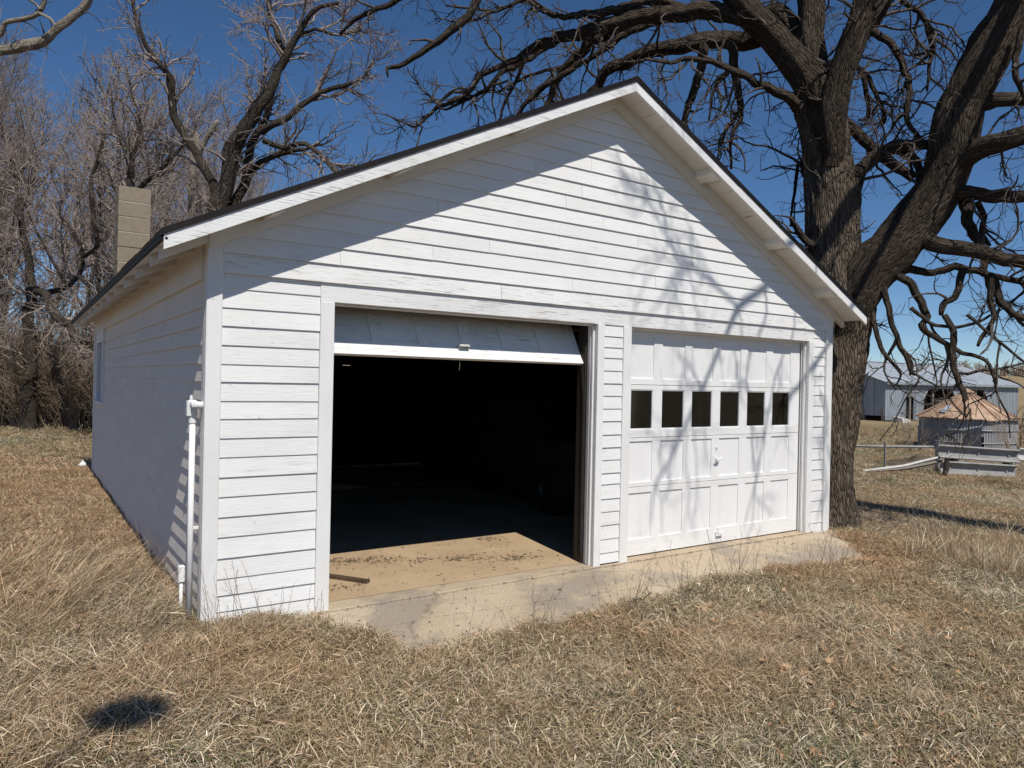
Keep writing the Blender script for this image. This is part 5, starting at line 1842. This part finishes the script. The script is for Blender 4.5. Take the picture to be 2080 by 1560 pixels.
# heap of dark earth behind the pipe rail
hp = at(1868, 916, 18.5)
hm_ = MB()
gg = float(H(hp[0], hp[1]))
vs = []
n = 26
for j in range(n):
    for i in range(n):
        u, v = i / (n - 1) * 2 - 1, j / (n - 1) * 2 - 1
        r = math.hypot(u, v)
        z = .42 * max(0, 1 - r) ** .7 * (1 + .5 * mnoise.noise(Vector((u * 3, v * 3, 1.2)))) - .06
        vs.append((hp[0] + u * 1.15, hp[1] + v * 1.0, gg + z))
hm_.add(vs, [(j * n + i, j * n + i + 1, (j + 1) * n + i + 1, (j + 1) * n + i) for j in range(n - 1) for i in range(n - 1)])
o = hm_.build('earth_heap', simple('dark_earth', (.10, .075, .05), .95, .3, 5, .6), origin=(hp[0], hp[1], gg), smooth=True)
tag(o, 'low heap of dark earth and sticks behind the pipe rail', 'earth heap')


# ---- bare bushes
def bush_mesh(seed, h, n, spread):
    g = np.random.default_rng(seed)
    out = []
    for i in range(n):
        a = g.uniform(0, 6.28)
        d = np.array([math.cos(a) * spread, math.sin(a) * spread, 1.0]) * 1.0
        d /= np.linalg.norm(d)
        P = wander(np.array([math.cos(a) * .1, math.sin(a) * .1, -.05]), d, h * g.uniform(.6, 1.1), 8, .10, np.array([0, 0, .02]), g)
        R = np.linspace(.014, .004, 8) * (h / 2) ** .5
        out.append((P, R))
        sprout(out, P, R, 0, [dict(dens=3.2, len=h * .3, ang=.6, n=5, gnarl=.14, trop=(0, 0, .03), rmin=.004, rmax=.008, t0=.2),
                              dict(dens=4, len=h * .14, ang=.6, n=4, gnarl=.14, trop=(0, 0, .03), rmin=.003, rmax=.005, t0=.2)], g)
    return tubes_mesh('stems', out, M['brush'], lambda r: 4 if r > .01 else 3)


for (px, py, d, h, n, sp_, lab) in ((1856, 918, 27, 1.7, 16, .35, 'bare brown bush growing beside the left wall of the grain bin'),
                                    (1948, 916, 28.5, 1.1, 18, .8, 'pale twiggy bush in front of the grain bin doorway'),
                                    (2066, 905, 26, 1.9, 22, .6, 'tangled bare bush right of the grain bin at the picture edge')):
    p = at(px, py, d)
    o = link('bare_bush', bush_mesh(int(px), h, n, sp_), None, lab, 'bush')
    o.location = (p[0], p[1], float(H(p[0], p[1])))

# ---- far tree line on the hill: one mass
g = np.random.default_rng(8)
out = []
for i in range(420):
    px = g.uniform(1900, 2400)
    d = g.uniform(150, 175)
    p = at(px, 760, d)
    z = float(H(p[0], p[1]))
    h = g.uniform(2.0, 4.5)
    P = wander(np.array([p[0], p[1], z - .2]), np.array([0, 0, 1.0]), h, 6, .08, np.array([0, 0, .03]), g)
    R = np.linspace(.16, .04, 6)
    out.append((P, R))
    sprout(out, P, R, 0, [dict(dens=2.2, len=1.8, ang=.6, n=4, gnarl=.12, trop=(0, 0, .05), rmin=.04, rmax=.07, t0=.2)], g)
o = link('distant_treeline', tubes_mesh('distant_treeline', out, M['brush'], lambda r: 3), kind='stuff')
tag(o, 'low brown line of bare trees along the far hill')


# ------------------------------------------------------------------ scattering (geometry nodes, for what nobody could count)
def scatter(name, protos, pts, yaw, scl, idx, label, mat=None, tilt=None):
    pc = bpy.data.collections.new(name + '_kinds')
    for k, me in enumerate(protos):
        ob = bpy.data.objects.new('%s_kind_%02d' % (name, k), me)
        pc.objects.link(ob)
    me = bpy.data.meshes.new(name)
    pts = np.asarray(pts, np.float32)
    me.vertices.add(len(pts))
    me.vertices.foreach_set('co', pts.ravel())
    rot = np.zeros((len(pts), 3), np.float32)
    rot[:, 2] = yaw
    if tilt is not None:
        rot[:, :2] = tilt
    for an, ty, key, arr in (('turn', 'FLOAT_VECTOR', 'vector', rot), ('size', 'FLOAT', 'value', np.asarray(scl, np.float32)), ('pick', 'INT', 'value', np.asarray(idx, np.int32))):
        a = me.attributes.new(an, ty, 'POINT')
        a.data.foreach_set(key, arr.ravel())
    o = link(name, me, kind='stuff', label=label)
    ng = bpy.data.node_groups.new(name + '_scatter', 'GeometryNodeTree')
    ng.interface.new_socket('Geometry', in_out='INPUT', socket_type='NodeSocketGeometry')
    ng.interface.new_socket('Geometry', in_out='OUTPUT', socket_type='NodeSocketGeometry')
    gi, go = ng.nodes.new('NodeGroupInput'), ng.nodes.new('NodeGroupOutput')
    ip = ng.nodes.new('GeometryNodeInstanceOnPoints')
    ci = ng.nodes.new('GeometryNodeCollectionInfo')
    ci.inputs['Collection'].default_value = pc
    ci.inputs['Separate Children'].default_value = True
    ci.inputs['Reset Children'].default_value = True

    def attr(nm, ty):
        n = ng.nodes.new('GeometryNodeInputNamedAttribute')
        n.data_type = ty
        n.inputs['Name'].default_value = nm
        return n.outputs['Attribute']
    L_ = ng.links.new
    L_(gi.outputs[0], ip.inputs['Points'])
    L_(ci.outputs[0], ip.inputs['Instance'])
    ip.inputs['Pick Instance'].default_value = True
    L_(attr('pick', 'INT'), ip.inputs['Instance Index'])
    L_(attr('turn', 'FLOAT_VECTOR'), ip.inputs['Rotation'])
    L_(attr('size', 'FLOAT'), ip.inputs['Scale'])
    L_(ip.outputs[0], go.inputs[0])
    md = o.modifiers.new('scatter', 'NODES')
    md.node_group = ng
    return o


STRAW = np.array([[.62, .465, .30], [.80, .63, .44], [.52, .37, .22], [.34, .22, .125], [.58, .47, .34], [.15, .10, .06], [.84, .69, .51], [.36, .285, .16]])
BROWN = np.array([[.42, .265, .145], [.56, .37, .215], [.30, .18, .10], [.64, .46, .29], [.17, .105, .06], [.72, .55, .37]])
GREY = np.array([[.52, .45, .33], [.68, .59, .45], [.38, .33, .22], [.18, .145, .095], [.78, .68, .53], [.34, .32, .17]])
GREEN = np.array([[.11, .15, .05], [.16, .18, .07], [.09, .12, .045]])


def blades(seed, n, rad, lmin, lmax, wid, lift, droop, lay, green=0.0, bias=None, twist=.16, pal=None):
    """a patch of grass blades; lay 0 = upright, 1 = matted flat"""
    g = np.random.default_rng(seed)
    a = g.uniform(0, 6.28, n)
    r = rad * np.sqrt(g.uniform(0, 1, n))
    base = np.stack([np.cos(a) * r, np.sin(a) * r, g.uniform(0, lift, n) - .01], -1)
    hd = g.uniform(0, 6.28, n)
    if bias is not None:
        hd = bias + g.normal(0, .6, n)
    el = np.clip(g.normal((1 - lay) * 1.25 + .22, .32, n), -.05, 1.5)
    ln = g.uniform(lmin, lmax, n)
    K = 5
    P = np.zeros((n, K, 3))
    P[:, 0] = base
    e = el.copy()
    dr = droop * g.uniform(.3, 1.6, n)
    h2 = hd.copy()
    tw = g.normal(0, twist, n)
    for i in range(1, K):
        d = np.stack([np.cos(h2) * np.cos(e), np.sin(h2) * np.cos(e), np.sin(e)], -1)
        P[:, i] = P[:, i - 1] + d * (ln / (K - 1))[:, None]
        e = e - dr
        h2 = h2 + tw
    P[:, :, 2] = np.maximum(P[:, :, 2], -.005 + .012 * g.random((n, 1)))
    side = np.stack([-np.sin(hd), np.cos(hd), g.normal(0, .5, n)], -1)
    side /= np.linalg.norm(side, axis=1)[:, None]
    w = wid * g.uniform(.5, 1.3, n)
    taper = np.array([.8, 1.0, .9, .6, .08])
    Lf = P + side[:, None] * (w[:, None] * taper)[:, :, None] / 2
    Rt_ = P - side[:, None] * (w[:, None] * taper)[:, :, None] / 2
    V = np.stack([Lf, Rt_], 2).reshape(n, K * 2, 3)
    i = (np.arange(n) * K * 2)[:, None] + (np.arange(K - 1) * 2)[None]
    F = np.stack([i, i + 1, i + 3, i + 2], -1).reshape(-1, 4)
    pal = STRAW if pal is None else pal
    col = np.minimum(pal[g.integers(0, len(pal), n)] * g.choice([.42, .7, 1.0, 1.22], (n, 1), p=[.22, .2, .3, .28]) * g.uniform(.85, 1.12, (n, 1)), .95)
    gm = g.random(n) < green
    col[gm] = GREEN[g.integers(0, 3, gm.sum())] * g.uniform(.7, 1.3, (gm.sum(), 1))
    C = np.ones((n, K * 2, 4))
    C[:, :, :3] = col[:, None]
    return mesh_np('grass_patch', V.reshape(-1, 3), F.ravel(), np.arange(len(F)) * 4, M['blade'], True, {'tint': ('FLOAT_COLOR', C.reshape(-1, 4))})


def dens_points(n_target, dmin, dmax, pxr, rg_, power=1.0):
    """random ground spots over the part of the lawn the camera can see"""
    lo, hi = math.atan((pxr[0] - 1040) / FPX), math.atan((pxr[1] - 1040) / FPX)
    t = rg_.uniform(0, 1, n_target)
    d = (dmin ** power + t * (dmax ** power - dmin ** power)) ** (1 / power)
    a = rg_.uniform(math.tan(lo), math.tan(hi), n_target)
    x = CAM[0] + d * ff[0] + d * a * fr[0]
    y = CAM[1] + d * ff[1] + d * a * fr[1]
    return x, y, d


def lawn_ok(x, y, m=0.02):
    hard = (x > -0.06 - m) & (x < W + 0.05 + m) & (y > -m) & (y < L + 0.05 + m)
    edge = -0.97 - 0.04 * np.sin(x * 2.3 + .6) - 0.05 * np.sin(x * 6.1) - 0.05 * np.sin(x * 15.0 + 1) - .03 * np.sin(x * 37) + 0.16 * sstep(2.0, 3.6, x) * sstep(6.2, 4.4, x) - .02
    right_edge = 6.88 + np.clip(-y, 0, 1) * -0.85 + .05 * np.sin(y * 9)
    left_edge = 0.64 + np.clip(-y - .1, 0, 1) * 0.40 + .05 * np.sin(y * 7)
    slab = (x > left_edge) & (x < right_edge) & (y > edge) & (y < 0.1)
    return ~(hard | slab)


gs = np.random.default_rng(31)
MAT_P = [blades(200 + k, 170, .15, .02, .09, .0036, .05, .24, .84, green=.17, pal=GREY if k % 2 else None) for k in range(8)]
SWEPT_P = [blades(220 + k, 100, .16, .06, .18, .0034, .05, .10, 1.08, green=.03, twist=.10, bias=(.5 if k % 2 else -.4)) for k in range(5)]
CRUMB_P = [blades(240 + k, 260, .15, .015, .06, .0042, .045, .18, .80, green=.02, pal=BROWN) for k in range(5)]
MID_P = [blades(230 + k, 40, .16, .05, .15, .0030, .04, .24, .60, green=.10) for k in range(6)]
TALL_P = [blades(250 + k, 40, .15, .22, .50, .0042, .02, .12, .45, green=0.0, twist=.06) for k in range(6)]
GRN_P = [blades(270 + k, 40, .10, .06, .16, .0050, .01, .25, .30, green=.8) for k in range(4)]
LEAN_P = [blades(290 + k, 18, .25, .25, .60, .0042, .07, .06, .80, green=0.0, bias=0.0, twist=.05) for k in range(5)]


def lay(name, protos, x, y, smin, smax, label, yaw=None, far=True):
    z = H(x, y)
    slab = (x > .58) & (x < 6.79) & (y > -1.04) & (y < 0)
    z = np.where(slab, np.maximum(z, np.interp(y, [-1.03, -.55, -.2, 0], [-.085, -.05, -.027, -.018])), z)
    n = len(x)
    d = (np.stack([x, y], -1) - CAM[:2]) @ ff[:2]
    s = gs.uniform(smin, smax, n)
    if far:
        s = s * (1 + np.clip(d - 8, 0, 40) * 0.03)
    yw = gs.uniform(0, 6.28, n) if yaw is None else yaw
    return scatter(name, protos, np.stack([x, y, z], -1), yw, s, gs.integers(0, len(protos), n), label)


# matted short grass everywhere in view, of three textures in drifting patches
x, y, d = dens_points(58000, 2.0, 13.0, (-1000, 3000), gs, 1.35)
k = lawn_ok(x, y)
x, y = x[k], y[k]
patch = lump(x, y, .9) + .5 * lump(y, x + 3, 2.3) + gs.normal(0, .16, len(x))
left = (x < -.05) & (y > .9)
crumb = (patch < -.30) | (left & (patch < .40))
swept = ~crumb & ((patch > .42) | (x < .05) & (np.abs(y) < .95) & (gs.random(len(x)) < .6))
mat_ = ~crumb & ~swept
lay('matted_grass', MAT_P, x[mat_], y[mat_], .8, 1.3, 'short greyish dry grass matted over the lawn')
lay('brown_thatch', CRUMB_P, x[crumb], y[crumb], .8, 1.3, 'brown crumbled thatch between the paler grass')
lay('swept_grass', SWEPT_P, x[swept], y[swept], .7, 1.15, 'pale straw lying flat in swept drifts', yaw=gs.normal(0, 1.3, swept.sum()))
k = crumb | swept
lay('under_grass', MAT_P[:4], x[k][::4], y[k][::4], .7, 1.1, 'short grass under the straw and thatch')
x, y, d = dens_points(27000, 13.0, 46.0, (-650, 2700), gs, 1.0)
k = lawn_ok(x, y)
lay('field_grass', MAT_P[:8] + CRUMB_P[:1] + GRN_P[:1], x[k], y[k], 0.9, 1.5, 'dry grass of the farther lawn and field')
# loose standing tufts
x, y, d = dens_points(2600, 2.0, 12.0, (-1000, 3000), gs, 1.3)
k = lawn_ok(x, y, .05) & (lump(x, y, 1.7) > -.15) & ~((x < 0) & (y > -.5))
lay('tufted_grass', MID_P, x[k], y[k], .55, 1.0, 'loose tufts of dry grass standing out of the mat')
x, y, d = dens_points(6200, 2.0, 12.0, (-1000, 3000), gs, 1.3)
k = lawn_ok(x, y) & ((lump(x + 7, y, 1.3) > .22 - .3 * sstep(.5, 3.5, x) * sstep(-.8, -2.0, y)) | (np.abs(y + .86) < .14) & (x > 1))
lay('green_grass', GRN_P, x[k], y[k], .6, 1.1, 'small green spring blades showing between the dead grass')
# pale tall grass: right of the oak and the bent sheaf at the left
px = gs.normal(1985, 90, 260)
py = gs.normal(1172, 32, 260)
q = np.array([on_plane(a, b, 2, -.08) for a, b in zip(px, py)])
k = lawn_ok(q[:, 0], q[:, 1]) & (q[:, 0] > 6.3)
x1, y1 = q[k, 0], q[k, 1]
px = gs.normal(130, 120, 230)
py = gs.normal(1215, 50, 230)
q = np.array([on_plane(a, b, 2, -.04) for a, b in zip(px, py)])
k = lawn_ok(q[:, 0], q[:, 1]) & (q[:, 0] < -.15)
lay('tall_grass', TALL_P, x1, y1, .5, .85, 'tall pale dry grass beside the oak')
lay('bent_grass', LEAN_P, q[k, 0], q[k, 1], .6, 1.0, 'long pale grass lying over at the left', yaw=gs.normal(-.35, .6, k.sum()))
# a ragged fringe against the walls and the mound by the door casing
n = 520
fx = np.concatenate([gs.uniform(-.05, .72, 220), gs.uniform(-.30, -.06, 300)])
fy = np.concatenate([gs.uniform(-.34, -.03, 220), gs.uniform(-.2, 8.4, 300)])
k = lawn_ok(fx, fy, 0.0)
lay('wall_fringe_grass', MID_P + MAT_P[:3], fx[k], fy[k], .45, .85, 'ragged dry grass along the foot of the walls')


# thin dark weed stalks
def stalks(seed, n, h, rad):
    g = np.random.default_rng(seed)
    out = []
    for i in range(n):
        a = g.uniform(0, 6.28)
        r = rad * math.sqrt(g.random())
        d = np.array([g.normal() * .22, g.normal() * .22, 1.0])
        d /= np.linalg.norm(d)
        P = wander(np.array([math.cos(a) * r, math.sin(a) * r, -.02]), d, h * g.uniform(.5, 1.2), 7, .05, np.array([0, 0, -.02]), g)
        R = np.linspace(.0019, .0011, 7)
        out.append((P, R))
        sprout(out, P, R, 0, [dict(dens=5, len=.10, ang=.5, n=4, gnarl=.1, trop=(0, 0, .02), rmin=.0009, rmax=.0014, t0=.5)], g)
    return tubes_mesh('weed_stalk', out, M['brush'], lambda r: 3)


ST = [stalks(400 + k, 5, .42, .10) for k in range(5)]
sx1 = np.concatenate([gs.uniform(.9, 6.3, 56), gs.uniform(-.1, .75, 10), gs.normal(-.45, .4, 20), gs.uniform(6.9, 9.0, 26)])
sy1 = np.concatenate([gs.normal(-.93, .10, 56), gs.uniform(-.5, -.2, 10), gs.uniform(-.4, 3.0, 20), gs.uniform(-1.4, .6, 26)])
k = lawn_ok(sx1, sy1)
lay('dry_weeds', ST, sx1[k], sy1[k], .6, 1.2, 'thin dark dry weed stalks standing along the apron edge', far=False)


# fallen oak leaves
def leaf_mesh(seed):
    g = np.random.default_rng(seed)
    m = MB()
    n = 13
    t = np.linspace(0, 1, n)
    w = .28 * np.sin(np.pi * np.clip(t, .02, .98)) ** .7 * (1 + .38 * np.sin(t * 22))
    curl = g.uniform(.2, .6)
    rows = []
    for i in range(n):
        x = (t[i] - .5)
        zc = .5 * curl * x * x
        for s_ in (-1, 0, 1):
            rows.append((x * .1, s_ * w[i] * .1, (.035 + zc * .12 + (abs(s_) * curl * .03 * (1 + .5 * math.sin(i * 1.7 + seed))))))
    for i in range(n - 1):
        for j in range(2):
            a = i * 3 + j
            m.f.append((a, a + 3, a + 4, a + 1))
    m.v = rows
    return m.mesh('oak_leaf', M['leaf'])


M['leaf'] = simple('dead_oak_leaf', (.42, .27, .155), .75, .35, 20, .3)
lx, ly, d = dens_points(700, 2.1, 6.0, (900, 2160), gs, 1.3)
k = lawn_ok(lx, ly) & (gs.random(700) < .15 + .85 * sstep(1.5, 4.5, lx - ly * .3))
lz = H(lx, ly) + .03
scatter('fallen_leaves', [leaf_mesh(s_) for s_ in range(5)], np.stack([lx[k], ly[k], lz[k]], -1), gs.uniform(0, 6.28, k.sum()), gs.uniform(.35, .75, k.sum()), gs.integers(0, 5, k.sum()),
        'curled brown oak leaves caught in the grass', tilt=gs.normal(0, .35, (k.sum(), 2)))


# thicket under the wood
TH = [bush_mesh(500 + s_, 2.6, 16, .42) for s_ in range(5)]
n = 620
px = gs.uniform(-170, 430, n)
d = 20.3 + 9 * gs.random(n) ** 1.4
q = np.array([at(a, 800, b) for a, b in zip(px, d)])
k = ~((q[:, 0] > -0.8) & (q[:, 1] < 12.0))
q = q[k]
scatter('undergrowth', TH, np.stack([q[:, 0], q[:, 1], H(q[:, 0], q[:, 1])], -1), gs.uniform(0, 6.28, len(q)), gs.uniform(.5, 1.25, len(q)), gs.integers(0, 5, len(q)), 'tangled brown brush and saplings at the edge of the wood')

# broken twig on the apron edge
tw0 = on_plane(1285, 1222, 2, -.03)
g = np.random.default_rng(12)
out = []
P = wander(tw0, np.array([.9, .25, .12]), .36, 9, .16, np.zeros(3), g)
out.append((P, np.linspace(.010, .004, 9)))
sprout(out, P, out[0][1], 0, [dict(dens=14, len=.12, ang=.8, n=5, gnarl=.2, trop=(0, 0, 0), rmin=.002, rmax=.005, t0=.1)], g)
me = tubes_mesh('fallen_twig', out, M['dark_bark'], lambda r: 5)
for v in me.vertices:
    v.co -= Vector(tw0)
o = link('fallen_twig', me, None, 'dark crooked twig fallen at the edge of the apron', 'twig')
o.location = tw0
